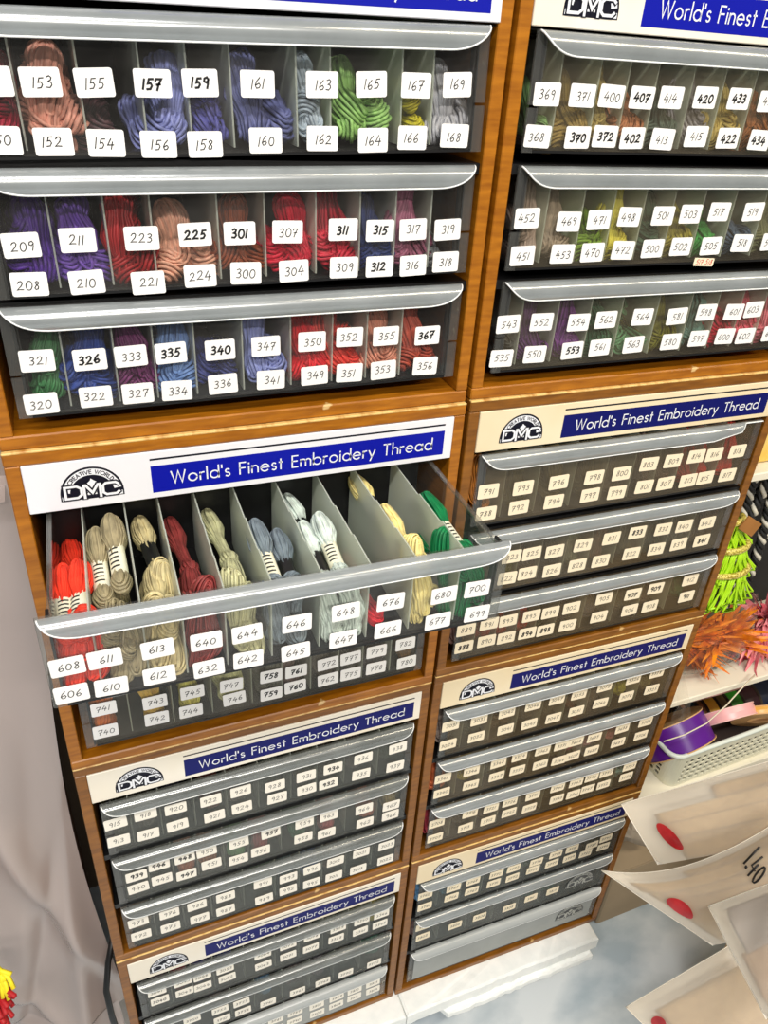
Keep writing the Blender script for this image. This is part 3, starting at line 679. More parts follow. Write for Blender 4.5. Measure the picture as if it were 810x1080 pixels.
CO = {}
def min_y(me, M):
    r = M[1]
    if me.name not in CO: CO[me.name] = [tuple(v.co) for i, v in enumerate(me.vertices) if i % 5 == 0]
    return min(r[0] * p[0] + r[1] * p[1] + r[2] * p[2] for p in CO[me.name]) + r[3]
# ------------------------------------------------------------------ skeins lying in the drawers
FILL = {'154': 1, '158': 2, '318': 1, '535': 2, '160': 4, '166': 2, '300': 3, '336': 2, '413': 3, '666': 1}
POS = ('lying low at left', 'lying low at right', 'standing upright in front', 'lying across the top', 'leaning at the right')
def fill_closed(ck, key, d):
    rnd = random.Random('f' + key)
    cab = CAB[ck][0]
    base = Matrix.Translation(cab.location) @ Matrix.Rotation(cab.rotation_euler.z, 4, 'Z') @ Matrix.Translation(d.location) @ Matrix.Rotation(d.rotation_euler.y, 4, 'Y')
    xs = [-.170] + dividers(key) + [.170]
    for i, (num, u, v) in enumerate(LABELS[key][1]):
        num = num.rstrip('*')
        x0 = max([q for q in xs if q < u + .003] or [-.17]); x1 = min([q for q in xs if q > x0 + .012] or [.17])
        if num not in CN: continue
        name, rgb = CN[num]; cw = x1 - x0
        n = FILL.get(num, (4 if rnd.random() < .7 else 3) if cw > .03 else 3)
        sx = min(1.0, cw * .5 / .0115) if cw < .024 else min(1.25, cw * .5 / .0122)
        two = cw > .027
        if not two: sx = min(1.2, cw / .026)
        zb = -.0805
        R = rnd.uniform
        spots = [(x0 + cw * (.28 if two else .5), .040 + R(0, .006), zb + .0125 * sx, R(-.05, .25), R(-1.2, 1.2), R(-.15, .15)),
                 (x0 + cw * (.74 if two else .5), .042 + R(0, .006), zb + (.014 if two else .033) * sx, R(-.05, .3), R(-1.2, 1.2), R(-.18, .18)),
                 (x0 + cw * R(.3, .65), .0225 + R(0, .004), zb + .031 + R(-.004, .006), R(.7, 1.3), R(-.9, .9), R(-.25, .25)),
                 (x0 + cw * R(.4, .62), .046, zb + .034 + R(0, .006), R(.05, .5), R(-1.2, 1.2), R(-.3, .3)),
                 (x0 + cw * .7, .034, zb + .050, .7, R(-.5, .5), .2)]
        for k in range(n):
            x, y, z, ax, ay, az = spots[k]
            if not two: ay *= .3
            me = SK[rnd.randrange(len(SK))]
            y += .0035 + rnd.uniform(0, .002) - min_y(me, TRS(x, y, z, ax, ay, az, (1.0, sx, sx))) if k < 3 else .012
            M = base @ TRS(x, y, z, ax, ay, az, (1.0, sx, sx))
            skein('embroidery_skein', me, rgb, M, '%s thread skein %s behind the %s label' % (name, POS[k], num))
for ck in ('L1', 'R1'):
    for k in range(3): fill_closed(ck, '%sd%d' % (ck, k + 1), CAB[ck][1][k])

# open drawer: skeins with paper bands
BAND = noise_mat('printed_paper_band', (238, 236, 214), (228, 224, 196), 60, 0.5, (1, 1, 1), 2, .4, .6)
BANDB = mat('black_paper_band', (20, 20, 22), 0.4)
GOLD = mat('gold_paper_band', (196, 172, 110), 0.35, 0.5, 0.3)
cab = CAB['L2'][0]
OB = Matrix.Translation(cab.location) @ Matrix.Translation(od.location) @ Matrix.Rotation(od.rotation_euler.z, 4, 'Z') @ Matrix.Rotation(od.rotation_euler.x, 4, 'X')
SKO = []
for v in range(3):
    t_ = MB(); skein_mb(t_, base_thread, .108, .0098, .0088, 5, 7, rs, ((-.135, .56, .19),), 22, 4, None, .05, 0, 0, 6); SKO.append(t_.mesh('long_skein_strands'))
def band_mesh(a0, a1, m, ry=.0066, rz=.0058):
    mb = MB(); vs = []
    for a in (a0, a1):
        for k in range(14): vs.append((a, ry * math.cos(2 * math.pi * k / 14), rz * math.sin(2 * math.pi * k / 14)))
    mb.add(vs, [(k, (k + 1) % 14, 14 + (k + 1) % 14, 14 + k) for k in range(14)], m, True)
    for q in range(5):
        aa = a0 + (a1 - a0) * (.2 + .14 * q)
        if m is not BANDB:
            mb.add([(aa + dx, (ry + .0002) * math.cos(t), (rz + .0002) * math.sin(t)) for dx in (0, (a1 - a0) * .05) for t in (.7, 1.1, 1.5, 1.9)], [(0, 1, 5, 4), (1, 2, 6, 5), (2, 3, 7, 6)], INK)
    return mb.mesh('paper_band')
BANDS = {'w': band_mesh(-.033, .004, BAND), 'b': band_mesh(-.033, .004, BANDB), 'g': band_mesh(-.033, -.024, GOLD), 'k': band_mesh(-.034, .008, BAND)}
def open_skein(num, u, y, z, pitch, roll, yaw, band, txt, s=1.0, v=0):
    name, rgb = CN[num]
    M = OB @ TRS(u, y, z, pitch, roll, yaw, (s, 1, 1))
    o = skein('embroidery_skein', SKO[v % 3], rgb, M, '%s thread skein %s in the opened drawer' % (name, txt))
    for q in band:
        link('paper_band', BANDS[q], o)
    return o
# (number, x mm, y mm, z mm below panel top, pitch, roll, yaw, bands, wording)
OPEN = [
 ('606', -165, 48, -28, .06, .2, .02, 'w', 'with pale band, leftmost'), ('606', -154, 47, -25, .08, -.3, -.05, 'w', 'second from the left side wall'),
 ('606', -160, 50, -54, .02, .4, .0, '', 'underneath at far left behind the 606 label'), ('606', -159, 135, -60, -.02, .2, .1, '', 'at the back, in shade'),
 ('610', -138, 82, -24, .10, .1, .02, 'w', 'with slim white band by the white divider'), ('610', -124, 90, -18, .12, -.2, .02, 'k', 'with number band, topmost by 611 label'),
 ('610', -128, 52, -54, .03, .5, .05, '', 'underneath behind the 610 label'), ('610', -138, 54, -42, .03, .5, .05, '', 'second underneath, behind the 611 label'),
 ('612', -97, 47, -42, .08, .2, .05, 'b', 'with black band behind the 613 label'), ('612', -105, 54, -62, .05, .2, -.05, '', 'under the black banded one'), ('612', -92, 53, -60, .9, .4, .0, '', 'upright in front behind the 612 label'), ('612', -98, 122, -40, .0, .2, .1, 'b', 'at the back of its compartment'),
 ('632', -70, 47, -52, .08, .1, -.03, 'b', 'with black band behind the 640 label'), ('632', -72, 52, -62, .02, .3, .05, '', 'low behind the 632 label'), ('632', -72, 126, -48, .0, .2, .1, '', 'at the back of its compartment'),
 ('642', -36, 48, -50, .08, .1, -.03, 'b', 'with black band behind the 644 label'), ('642', -38, 52, -62, .02, .3, .05, '', 'low behind the 642 label'), ('642', -38, 128, -46, .0, .2, .1, '', 'at the back of its compartment'),
 ('645', -10, 60, -24, .12, .1, .02, 'w', 'with cream band behind the 646 label'), ('645', 6, 58, -32, .10, -.1, -.04, 'b', 'with black band next to the cream banded one'), ('645', 1, 52, -60, .02, .3, .05, '', 'low behind the 645 label'),
 ('647', 31, 57, -28, .12, .1, .04, 'b', 'with black band behind the 648 label'), ('647', 44, 58, -22, .14, -.1, -.02, 'w', 'with cream band, brushed open'), ('647', 39, 52, -58, .03, .3, .05, '', 'low behind the 647 label'), ('647', 38, 126, -40, .0, .2, .1, 'b', 'at the back with black band'),
 ('666', 70, 52, -66, .02, .3, .05, '', 'alone at the bottom behind the 666 label'),
 ('677', 110, 62, -26, .06, .1, .04, '', 'lying on top behind the 680 label'), ('677', 108, 24, -44, 1.35, .3, .1, '', 'standing upright behind the 677 label'), ('677', 121, 52, -56, .04, .3, .05, '', 'low at the right behind the 677 label'), ('677', 106, 130, -30, .04, -.3, .05, 'b', 'at the back with black band'),
 ('699', 152, 62, -22, .12, .1, .06, 'w', 'with cream band beside the right side wall'), ('699', 158, 52, -58, .03, .3, .05, '', 'low at the right behind the 699 label'), ('699', 138, 26, -44, 1.3, .3, .1, '', 'standing upright behind the 700 label'), ('699', 148, 52, -46, .03, .3, .05, '', 'in the middle behind the 700 label'),
]
for i, (num, u, y, z, p, r, yw, bd, tx) in enumerate(OPEN): open_skein(num, u / 1000, y / 1000, z / 1000, p, r, yw, bd, tx, .8 if y < 60 and z > -50 else .88, i)

rnd_ = random.Random(77)
for num, us in (('606', (-164, -152)), ('610', (-132, -120)), ('612', (-103, -93)), ('632', (-76, -66)), ('642', (-42, -32)), ('645', (-12, 6)), ('647', (30, 46)), ('677', (112,)), ('699', (150, 162))):
    for k, u in enumerate(us):
        me = SK[rnd_.randrange(10)]; T = TRS(u / 1000, .03, -.050 + rnd_.uniform(-.006, .006), rnd_.uniform(1.0, 1.35), rnd_.uniform(-.8, .8), rnd_.uniform(-.25, .25))
        M = OB @ Matrix.Translation((0, .0035 - min_y(me, T), 0)) @ T
        skein('embroidery_skein', me, CN[num][1], M, '%s thread skein %s against the front of the opened drawer' % (CN[num][0], ('bunched', 'squeezed second')[k]))

# the dim contents of all lower drawers: more hanks than one could count from here
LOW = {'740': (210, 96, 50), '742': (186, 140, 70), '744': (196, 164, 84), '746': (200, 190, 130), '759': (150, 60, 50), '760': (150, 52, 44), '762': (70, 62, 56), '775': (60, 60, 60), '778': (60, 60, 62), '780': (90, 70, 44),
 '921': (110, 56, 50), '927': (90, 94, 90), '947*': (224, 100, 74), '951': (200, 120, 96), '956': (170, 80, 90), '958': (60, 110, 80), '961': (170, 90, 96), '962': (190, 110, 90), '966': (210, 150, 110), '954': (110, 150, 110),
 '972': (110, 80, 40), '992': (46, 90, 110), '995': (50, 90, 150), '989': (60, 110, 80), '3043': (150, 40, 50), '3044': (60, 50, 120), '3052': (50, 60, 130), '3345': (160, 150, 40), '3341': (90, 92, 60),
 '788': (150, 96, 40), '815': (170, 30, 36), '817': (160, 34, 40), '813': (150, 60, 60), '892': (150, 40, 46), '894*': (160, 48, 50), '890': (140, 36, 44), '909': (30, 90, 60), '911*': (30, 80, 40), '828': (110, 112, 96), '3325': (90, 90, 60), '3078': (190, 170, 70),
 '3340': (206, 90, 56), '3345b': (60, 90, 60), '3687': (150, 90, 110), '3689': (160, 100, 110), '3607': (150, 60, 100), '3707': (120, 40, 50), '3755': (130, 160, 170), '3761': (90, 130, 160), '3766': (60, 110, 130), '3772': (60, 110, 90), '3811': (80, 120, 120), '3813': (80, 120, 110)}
stuff = MB(); rl = random.Random(11)
SINGLE = ('L2d3', 'L3d2', 'R2d1', 'R2d2')
def hue_word(c):
    r, g, b = c
    if max(c) - min(c) < 26: return 'dull grey'
    if r >= g and r >= b: return 'dull red' if g < r * .6 and b < r * .62 else ('dull pink' if b > g else 'dull tan')
    return 'dull green' if g >= b else 'dull blue'
for ck in ('L2', 'L3', 'L4', 'R2', 'R3', 'R4'):
    cb, ds = CAB[ck]
    for k in range(3):
        key = '%sd%d' % (ck, k + 1)
        if key in ('L2d1', 'L2d2', 'R4d3') or key not in LABELS: continue
        base = Matrix.Translation(cb.location) @ Matrix.Rotation(cb.rotation_euler.z, 4, 'Z') @ Matrix.Translation(ds[k].location)
        for num, u, v in LABELS[key][1]:
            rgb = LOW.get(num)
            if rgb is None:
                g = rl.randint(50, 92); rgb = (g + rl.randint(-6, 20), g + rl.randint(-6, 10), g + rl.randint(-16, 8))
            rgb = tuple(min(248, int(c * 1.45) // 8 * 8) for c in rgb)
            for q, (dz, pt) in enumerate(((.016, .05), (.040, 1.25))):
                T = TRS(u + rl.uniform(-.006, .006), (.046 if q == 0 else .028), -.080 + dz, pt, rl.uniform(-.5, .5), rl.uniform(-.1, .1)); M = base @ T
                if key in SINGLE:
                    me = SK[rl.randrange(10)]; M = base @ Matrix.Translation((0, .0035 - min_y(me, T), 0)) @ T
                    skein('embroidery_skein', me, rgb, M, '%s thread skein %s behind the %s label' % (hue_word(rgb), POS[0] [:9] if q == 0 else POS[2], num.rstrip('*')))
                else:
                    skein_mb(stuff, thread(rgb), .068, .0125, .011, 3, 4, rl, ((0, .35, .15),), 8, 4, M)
so = stuff.build('thread_skeins'); kind(so, 'stuff'); tag(so, 'dim thread skeins packed behind the hazy fronts of the lower drawers', 'thread skeins', 'embroidery thread skeins')

# ------------------------------------------------------------------ foam slabs, plinth
FOAM = noise_mat('white_foam_board', (240, 244, 243), (252, 254, 252), 60, 0.85, (1, 1, 1), 6, .3, .7, 0.25)
rf = random.Random(5)
def foam(name, x0, x1, ystep, label, notch):
    """two-layer packing foam with torn front and end edges"""
    def layer(mb, x0, x1, yf, z0, z1, amp, notch=()):
        n = 36; front = []
        for i in range(n + 1):
            x = x0 + (x1 - x0) * i / n
            y = yf + rf.uniform(-amp, amp)
            for a, b, dy in notch:
                if a < x < b: y += dy
            front.append((x, y))
        pts = front + [(x1 + rf.uniform(-amp, amp) * 1.5, yf + .03), (x1 - rf.uniform(0, amp) * 2, .07), (x1 + rf.uniform(-amp, amp), .13), (x1, .19), (x0, .19), (x0, .06)]
        k = len(pts); b = .004; cx = (x0 + x1) / 2
        def ins(p, e): return (p[0] + (e if p[0] < cx else -e) * min(1, abs(p[0] - cx) / (x1 - x0) * 4), p[1] + (e if p[1] < .05 else -e))
        rings = [(0, z0), (0, z1 - b), (b * .8, z1)]
        vs = []
        for e, z in rings:
            for p in pts:
                q = ins(p, e) if e else p
                vs.append((q[0], q[1] + (rf.uniform(-.001, .001) if e else 0), z + (rf.uniform(-.0012, .0006))))
        fs = [(r * k + i, r * k + (i + 1) % k, (r + 1) * k + (i + 1) % k, (r + 1) * k + i) for r in range(2) for i in range(k)]
        fs += [tuple(range(k))[::-1], tuple(range(2 * k, 3 * k))]
        mb.add(vs, fs, FOAM)
    b = MB()
    zt = ZT - 3 * H - .0005
    layer(b, x0, x1, -.036, zt - .030, zt, .0010)
    layer(b, x0 + .004, x1 - .012, -.036 - ystep, zt - .046, zt - .0305, .0014, notch)
    o = b.build(name); tag(o, label, 'foam slab'); return o
foam('foam_slab', -.43, .0085, .006, 'white foam slab under the left column of cabinets', ((-.06, .02, .012),))
foam('foam_slab', .0105, .389, .009, 'white foam slab with torn right end under the right column of cabinets', ((.0, .075, .02),))
PLY = noise_mat('dark_plywood', (70, 50, 34), (92, 68, 46), 12, .7, (1, 8, 8))
b = MB()
b.box(-.42, .36, .03, .19, .0, ZT - 3 * H - .047, PLY, bev=.003); b.box(-.42, .36, .012, .03, ZT - 3 * H - .065, ZT - 3 * H - .047, PLY, bev=.002)
o = b.build('plinth'); tag(o, 'dark wooden plinth in shadow under the foam slabs', 'plinth')

# ------------------------------------------------------------------ shelf unit on the right
SHELF = noise_mat('white_shelf_board', (226, 220, 200), (238, 232, 214), 5, .5)
sh = empty('shelf_unit', (.42, .03, 0), 0, 'white shelf unit with haberdashery to the right of the cabinets', 'shelf')
def shelf_board(z, th, x0=.425, x1=1.15, y0=.03):
    b = MB(); b.box(x0 - .42, x1 - .42, y0 - .03, .27, z - th, z, SHELF, bev=.0015); return b.build('shelf_board', sh)
Z1 = ZT - .566; Z2 = ZT - .829; Z0 = ZT - .160
shelf_board(Z0, .012); shelf_board(Z1, .012); shelf_board(Z2, .014, y0=.046)
b = MB(); b.box(.005, .73, .27, .285, .0, ZT + .25, PLY); b.build('back_panel', sh)
b = MB(); b.box(-.0, .008, .17, .27, 0, ZT + .2, SHELF); b.box(.73, .745, 0, .27, 0, ZT + .2, SHELF); b.build('side_panel', sh)

# cream basket with slotted walls
BASK = mat('cream_basket_plastic', (226, 224, 200), 0.35)
BRIM = mat('pale_basket_rim', (222, 230, 222), 0.3)
def basket(x0, x1, y0, y1, z0, z1):
    t = empty('plastic_basket', ((x0 + x1) / 2, y0 + .018, z0), .03, 'cream slotted plastic basket of ribbon rolls on the lower shelf', 'basket')
    lx, ly, hz = x1 - x0, y1 - y0, z1 - z0; r = .022
    def outline(ins, flare):
        a, c = lx / 2 - ins + flare, (ly - 2 * ins + 2 * flare)
        pts = []
        for cx, cy, s in ((a - r, c - r, 0), (-a + r, c - r, 90), (-a + r, r, 180), (a - r, r, 270)):
            pts += arc(cx, cy + ins - flare, r, s, s + 90, 6)
        return pts
    # wall sampled along the perimeter, slots left open
    per = outline(0, 0); per.append(per[0])
    seg = [0]
    for i in range(1, len(per)): seg.append(seg[-1] + math.dist(per[i], per[i - 1]))
    tot = seg[-1]
    def pt(s, h):
        s %= tot
        for i in range(1, len(per)):
            if seg[i] >= s:
                f = (s - seg[i - 1]) / max(1e-9, seg[i] - seg[i - 1])
                x = per[i - 1][0] + (per[i][0] - per[i - 1][0]) * f; y = per[i - 1][1] + (per[i][1] - per[i - 1][1]) * f; break
        k = .90 + .10 * h / hz
        return (x * k, ly / 2 + (y - ly / 2) * k, h)
    w = MB(); pitch = .0155; cols = int(tot / pitch); cw = tot / cols
    rows = [.0, .010]
    for i in range(5): rows += [rows[-1] + .0095, rows[-1] + .0135]
    rows += [hz]
    fs = []; vs = []; idx = {}
    sub = 3
    def vid(c, q):
        key = (c % (cols * sub), q)
        if key not in idx:
            idx[key] = len(vs); s = c * cw / sub; h = rows[q]
            s2 = s + (h / hz) * .012
            vs.append(pt(s2, h))
        return idx[key]
    for c in range(cols * sub):
        for q in range(len(rows) - 1):
            s_mid = (c + .5) * cw / sub
            hole = 1 <= q <= len(rows) - 3 and q % 2 == 1 and c % sub != 0
            p = pt(s_mid, 0)
            corner = abs(p[0]) > lx / 2 * .9 - .02 and (p[1] < .03 or p[1] > ly - .03)
            if hole and not corner: continue
            fs.append((vid(c, q), vid(c + 1, q), vid(c + 1, q + 1), vid(c, q + 1)))
    w.add(vs, fs, BASK); w.poly([(0, 0)] * 0 or [(-.001, 0), (.001, 0), (0, .001)], 0, BASK)
    wo = w.build('basket_wall', t); md = wo.modifiers.new('thickness', 'SOLIDIFY'); md.thickness = .0022; md.offset = 0
    bt = MB(); o2 = [(x * .9, ly / 2 + (y - ly / 2) * .9, .001) for x, y in per[:-1]]
    bt.add(o2 + [(x, y, .003) for x, y, z in o2], [tuple(range(len(o2))), tuple(range(len(o2), 2 * len(o2)))], BASK); bt.build('basket_floor', t)
    rm = MB(); rm.tube([(x * 1.01, ly / 2 + (y - ly / 2) * 1.02, hz) for x, y in per[:-1]], .0042, BRIM, 8, closed=True); rm.build('rim', t)
    return t
basket(.517, .95, .03, .215, Z2 + .001, ZT - .731)

# ribbon rolls
b = MB(); b.box(.545, .925, .062, .150, Z2 + .006, Z2 + .040, noise_mat('dark_shade_filler', (44, 36, 34), (58, 46, 42), 12, .9), bev=.008)  # dark filler added inside the basket so its slots look shaded
o = b.build('basket_shade_filler'); tag(o, 'dark block added low in the basket to darken its slots like shade', 'filler')
CARD = noise_mat('cardboard_core', (206, 160, 104), (222, 180, 126), 40, .7)
def ribbon_roll(c, axis, R, wd, rgb, label, group, rim=CARD, sheen=.3, hole=.45):
    m = mat('ribbon_%d_%d_%d' % rgb, rgb, sheen)
    mb = MB(); n = 40
    def ring(r, h, mm, r2, h2):
        vs = [(rr * math.cos(2 * math.pi * k / n), rr * math.sin(2 * math.pi * k / n), hh) for rr, hh in ((r, h), (r2, h2)) for k in range(n)]
        mb.add(vs, [(k, (k + 1) % n, n + (k + 1) % n, n + k) for k in range(n)], mm, True)
    for h0, h1, rr in ((-wd / 2, -wd / 2 + .003, R), (wd / 2 - .003, wd / 2, R)): pass
    ring(R * .97, -wd / 2, m, R * .985, 0); ring(R * .985, 0, m, R * .97, wd / 2)
    o = mb.build('ribbon_roll')
    fl_ = MB(); mb = fl_
    for s in (-1, 1):
        ring(R, s * wd / 2, rim, R, s * (wd / 2 + .002)); ring(R, s * (wd / 2 + .002), rim, R * hole, s * (wd / 2 + .002)); ring(R, s * wd / 2, rim, R * hole, s * wd / 2)
    ring(R * hole, -wd / 2 - .002, rim, R * hole, wd / 2 + .002)
    fl_.build('cardboard_core', o)
    o.matrix_world = Matrix.Translation(c) @ Vector(axis).to_track_quat('Z', 'Y').to_matrix().to_4x4()
    tag(o, label, 'ribbon roll', group); return o
def AX(px, py, toward, down, right):
    v = (RIGHT * ((px - 405) / 805) - UP * ((py - 540) / 805) + FWD).normalized()
    return -v * toward - UP * down + RIGHT * right
G = 'ribbon rolls in and behind the basket'
ribbon_roll((.570, .100, ZT - .752), AX(735, 790, .22, .85, .42), .066, .050, (92, 26, 140), 'large purple ribbon roll leaning in the front left of the cream basket', G)
ribbon_roll((.680, .095, ZT - .735), AX(790, 775, .35, .85, .35), .055, .018, (240, 178, 178), 'pale pink ribbon roll in the basket beside the purple roll', G, mat('pink_paper_rim', (238, 190, 184), .6))
ribbon_roll((.692, .140, ZT - .715), AX(790, 775, .35, .85, .35), .052, .015, (236, 186, 176), 'pink ribbon roll behind the pale pink roll', G, mat('pink_paper_rim', (238, 190, 184), .6))
ribbon_roll((.745, .075, ZT - .738), AX(800, 780, .45, .85, .2), .052, .012, (226, 172, 84), 'gold glitter ribbon roll at the right of the basket', G)
P0 = atY(702, 764, .165); P1 = atY(778, 734, .165); xx = P0.x; KW = (P1.x - P0.x + .06) / .18
for rgb, wd, txt in (((24, 24, 30), .014, 'black ribbon roll nearest the cabinet, in the back row'), ((150, 84, 32), .012, 'rust ribbon roll beside the black one in the back row'), ((30, 48, 60), .016, 'dark teal ribbon roll in the back row'),
                     ((112, 72, 28), .012, 'brown ribbon roll left of the yellow one in the back row'), ((226, 176, 40), .022, 'yellow ribbon roll in the back row behind the purple roll'), ((104, 80, 40), .018, 'olive brown ribbon roll between yellow and green rolls'),
                     ((44, 136, 30), .026, 'bright green ribbon roll in the back row'), ((52, 20, 30), .030, 'dark maroon ribbon roll right of the green roll'), ((22, 30, 52), .040, 'navy ribbon roll at the right end of the back row')):
    R = .050
    wd *= KW
    ribbon_roll((xx + wd / 2, .165, (P0.z + P1.z) / 2 - .018), (1, -.03, 0), R, wd - .005, rgb, txt, G, mat('dark_card_rim', (60, 48, 36), .7)); xx += wd + .001
b = MB(); b.box(.53, .93, .150, .180, Z2 + .005, (P0.z + P1.z) / 2 - .0685, noise_mat('brown_carton', (150, 116, 76), (164, 128, 86), 8, .8), bev=.002)
o = b.build('storage_carton'); tag(o, 'brown carton in the basket under the back row of ribbon rolls', 'carton')
b = MB(); b.tube([atY(700, 782, .02), atY(722, 775, .015), atY(745, 763, .01), atY(766, 744, .01), atY(784, 724, .015), atY(796, 712, .03)], .0011, mat('white_cord', (226, 216, 190), .6), 6)
o = b.build('white_cord'); tag(o, 'thin white cord arching over the basket up to the shelf', 'cord')

# lime loop fringe hanging in the upper bay
LIME = mat('lime_cord', (176, 226, 24), .45); GLIT = noise_mat('gold_glitter_band', (150, 130, 30), (236, 220, 120), 400, .3, (1, 1, 1), 2, .4, .6, 0, .8)
rg = random.Random(9)
fr = empty('loop_fringe', (.487, .06, ZT - .40), 0, 'lime green loop fringe hung in tiers beside the right column', 'fringe')
lp = MB()
tiers = [(.466, .050, -.250, .024, .050), (.476, .046, -.292, .033, .052), (.480, .042, -.330, .039, .062)]
ORG = Vector((.487, .06, ZT - .40))
for cx, cy, cz, hw, ln in tiers:
    for i in range(24):
        a = math.pi * (i / 23) * 1.0 + math.pi; x = cx + .004 + hw * math.cos(a) * rg.uniform(.8, 1); y = cy + .012 + hw * .6 * math.sin(a)
        wl_ = rg.uniform(.006, .010); l2 = ln * rg.uniform(.75, 1.05); tw = rg.uniform(-.4, .4); sw = rg.uniform(-.012, .012) + (x - cx) * .35
        pts = []
        for k in range(17):
            t = k / 16 * 2 - 1
            dx = wl_ * math.sin(math.pi * (k / 16)) * (1 if t < 0 else 1) * math.copysign(1, t) * (1 - abs(t) ** 3) * 1.5
            dz = -l2 * (1 - t * t) ** .8
            pts.append(Vector((x + dx * math.cos(tw) + sw * (1 - t * t), y + dx * math.sin(tw) - .004 * (1 - t * t), ZT + cz + dz)) - ORG)
        lp.tube(pts, .0016, LIME, 5)
lp.build('cord_loops', fr)
for cx, cy, cz, hw, ln in tiers:
    g = MB(); g.tube([Vector((cx + .004 + hw * 1.02 * math.cos(math.pi + math.pi * k / 12), cy + .012 + hw * .62 * math.sin(math.pi + math.pi * k / 12), ZT + cz + .002)) - ORG for k in range(13)], .0048, GLIT, 7)
    g.build('gold_band', fr)
b = MB(); b.tube([Vector((.468, .05, ZT - .262)) - ORG, Vector((.472, .06, ZT - .215)) - ORG, Vector((.475, .06, ZT - .172)) - ORG], .0012, LIME, 5); b.build('hanging_string', fr)
MTX = Matrix.Translation(atY(791, 556, .04)) @ Matrix.Rotation(.55, 4, 'Y')
b = MB(); b.box(-.019, .016, -.001, .001, -.010, .012, noise_mat('brown_card', (150, 100, 44), (166, 112, 54), 20, .7), MTX)
o = b.build('brown_card'); tag(o, 'small brown card above the lime loop fringe', 'card')

# black and white twisted cords
WC = mat('white_yarn', (206, 200, 186), .7); BC = mat('black_yarn', (22, 22, 24), .7)
names = ('nearest the lime fringe', 'second from the lime fringe', 'third from the lime fringe', 'in the middle of the hanging cords', 'near the shelf upright', 'behind the other cords')
for i, nm in enumerate(names):
    x0 = .505 + .0155 * i; y0 = .075 + .012 * (i % 2); t = MB()
    for ph, m in ((0, WC), (2.09, BC), (4.19, BC)):
        pts = []
        for k in range(90):
            z = ZT - .175 - .255 * k / 89; q = k * .62 + ph
            pts.append((x0 + .0042 * math.cos(q) + .008 * math.sin(k * .06 + i), y0 + .0042 * math.sin(q), z))
        t.tube(pts, .0036, m, 5)
    o = t.build('twisted_cord'); tag(o, 'black and white twisted cord %s' % nm, 'cord', 'black and white twisted cords')
b = MB(); b.box(.46, .80, .13, .1315, ZT - .50, ZT - .174, BC); o = b.build('black_net_shade'); tag(o, 'black net trim enlarged to stand in for shade behind the twisted cords', 'trim')  # black net enlarged as a dark filler, painted shade behind loops and cords
# yellow packet and cream board on the upper shelf
b = MB(); b.box(.47, .62, .05, .075, Z0 + .001, Z0 + .10, noise_mat('yellow_packet', (232, 186, 60), (240, 214, 140), 12, .5), bev=.004); o = b.build('yellow_packet'); tag(o, 'yellow packet standing on the upper shelf by the cabinet edge', 'packet')

# raffia in clear bags on the middle shelf
def raffia(c, fan, rgb1, rgb2, n, label, seed):
    rr = random.Random(seed); mb = MB(); m1 = noise_mat('raffia_%d_%d' % (seed, 1), rgb1, rgb2, 50, .5, (1, 1, 1), 2)
    for i in range(n):
        a = math.radians(rr.uniform(*fan)); el = rr.uniform(-.5, .75); ln = rr.uniform(.045, .090)
        d = Vector((math.cos(a) * math.cos(el), -abs(math.cos(el)) * rr.uniform(-.2, .7), math.sin(a) * math.cos(el))); d.normalize()
        s = d.cross(Vector((rr.uniform(-1, 1), rr.uniform(-1, 1), rr.uniform(-1, 1)))).normalized() * rr.uniform(.003, .0068)
        bend = Vector((rr.uniform(-.2, .2), rr.uniform(-.2, .2), rr.uniform(-.5, .05))) * ln
        vs = []
        for k in range(6):
            t = k / 5; p = Vector(c) + d * ln * t + bend * t * t
            p.z = max(p.z, Z1 + .002)
            wd = s * (math.sin(math.pi * (.15 + .85 * t)) * .9 + .15)
            vs += [p + wd, p - wd]
        mb.add(vs, [(2 * k, 2 * k + 1, 2 * k + 3, 2 * k + 2) for k in range(5)], m1)
    mb.tube([Vector(c) + Vector((.006 * math.cos(k * .7), .006 * math.sin(k * .7), -.004 + .0008 * k)) for k in range(10)], .003, m1, 5)
    o = mb.build('raffia_bundle'); tag(o, label, 'raffia', 'raffia bundles on the middle shelf'); return o
raffia((.488, .085, ZT - .497), (-50, 60), (206, 96, 10), (246, 150, 24), 240, 'orange raffia bundle in a clear bag on the middle shelf', 4)
raffia((.560, .075, ZT - .505), (-10, 190), (206, 96, 10), (246, 150, 24), 190, 'second orange raffia bundle between the first and the pink raffia', 12)
raffia((.668, .085, ZT - .497), (40, 320), (214, 96, 110), (240, 160, 164), 220, 'pink raffia bundle to the right of the orange raffia', 6)
FILM = clear_mat('crinkled_clear_film', (0.97, 0.96, 0.94), 0.03, (230, 215, 200), 1.2, .12, .04)
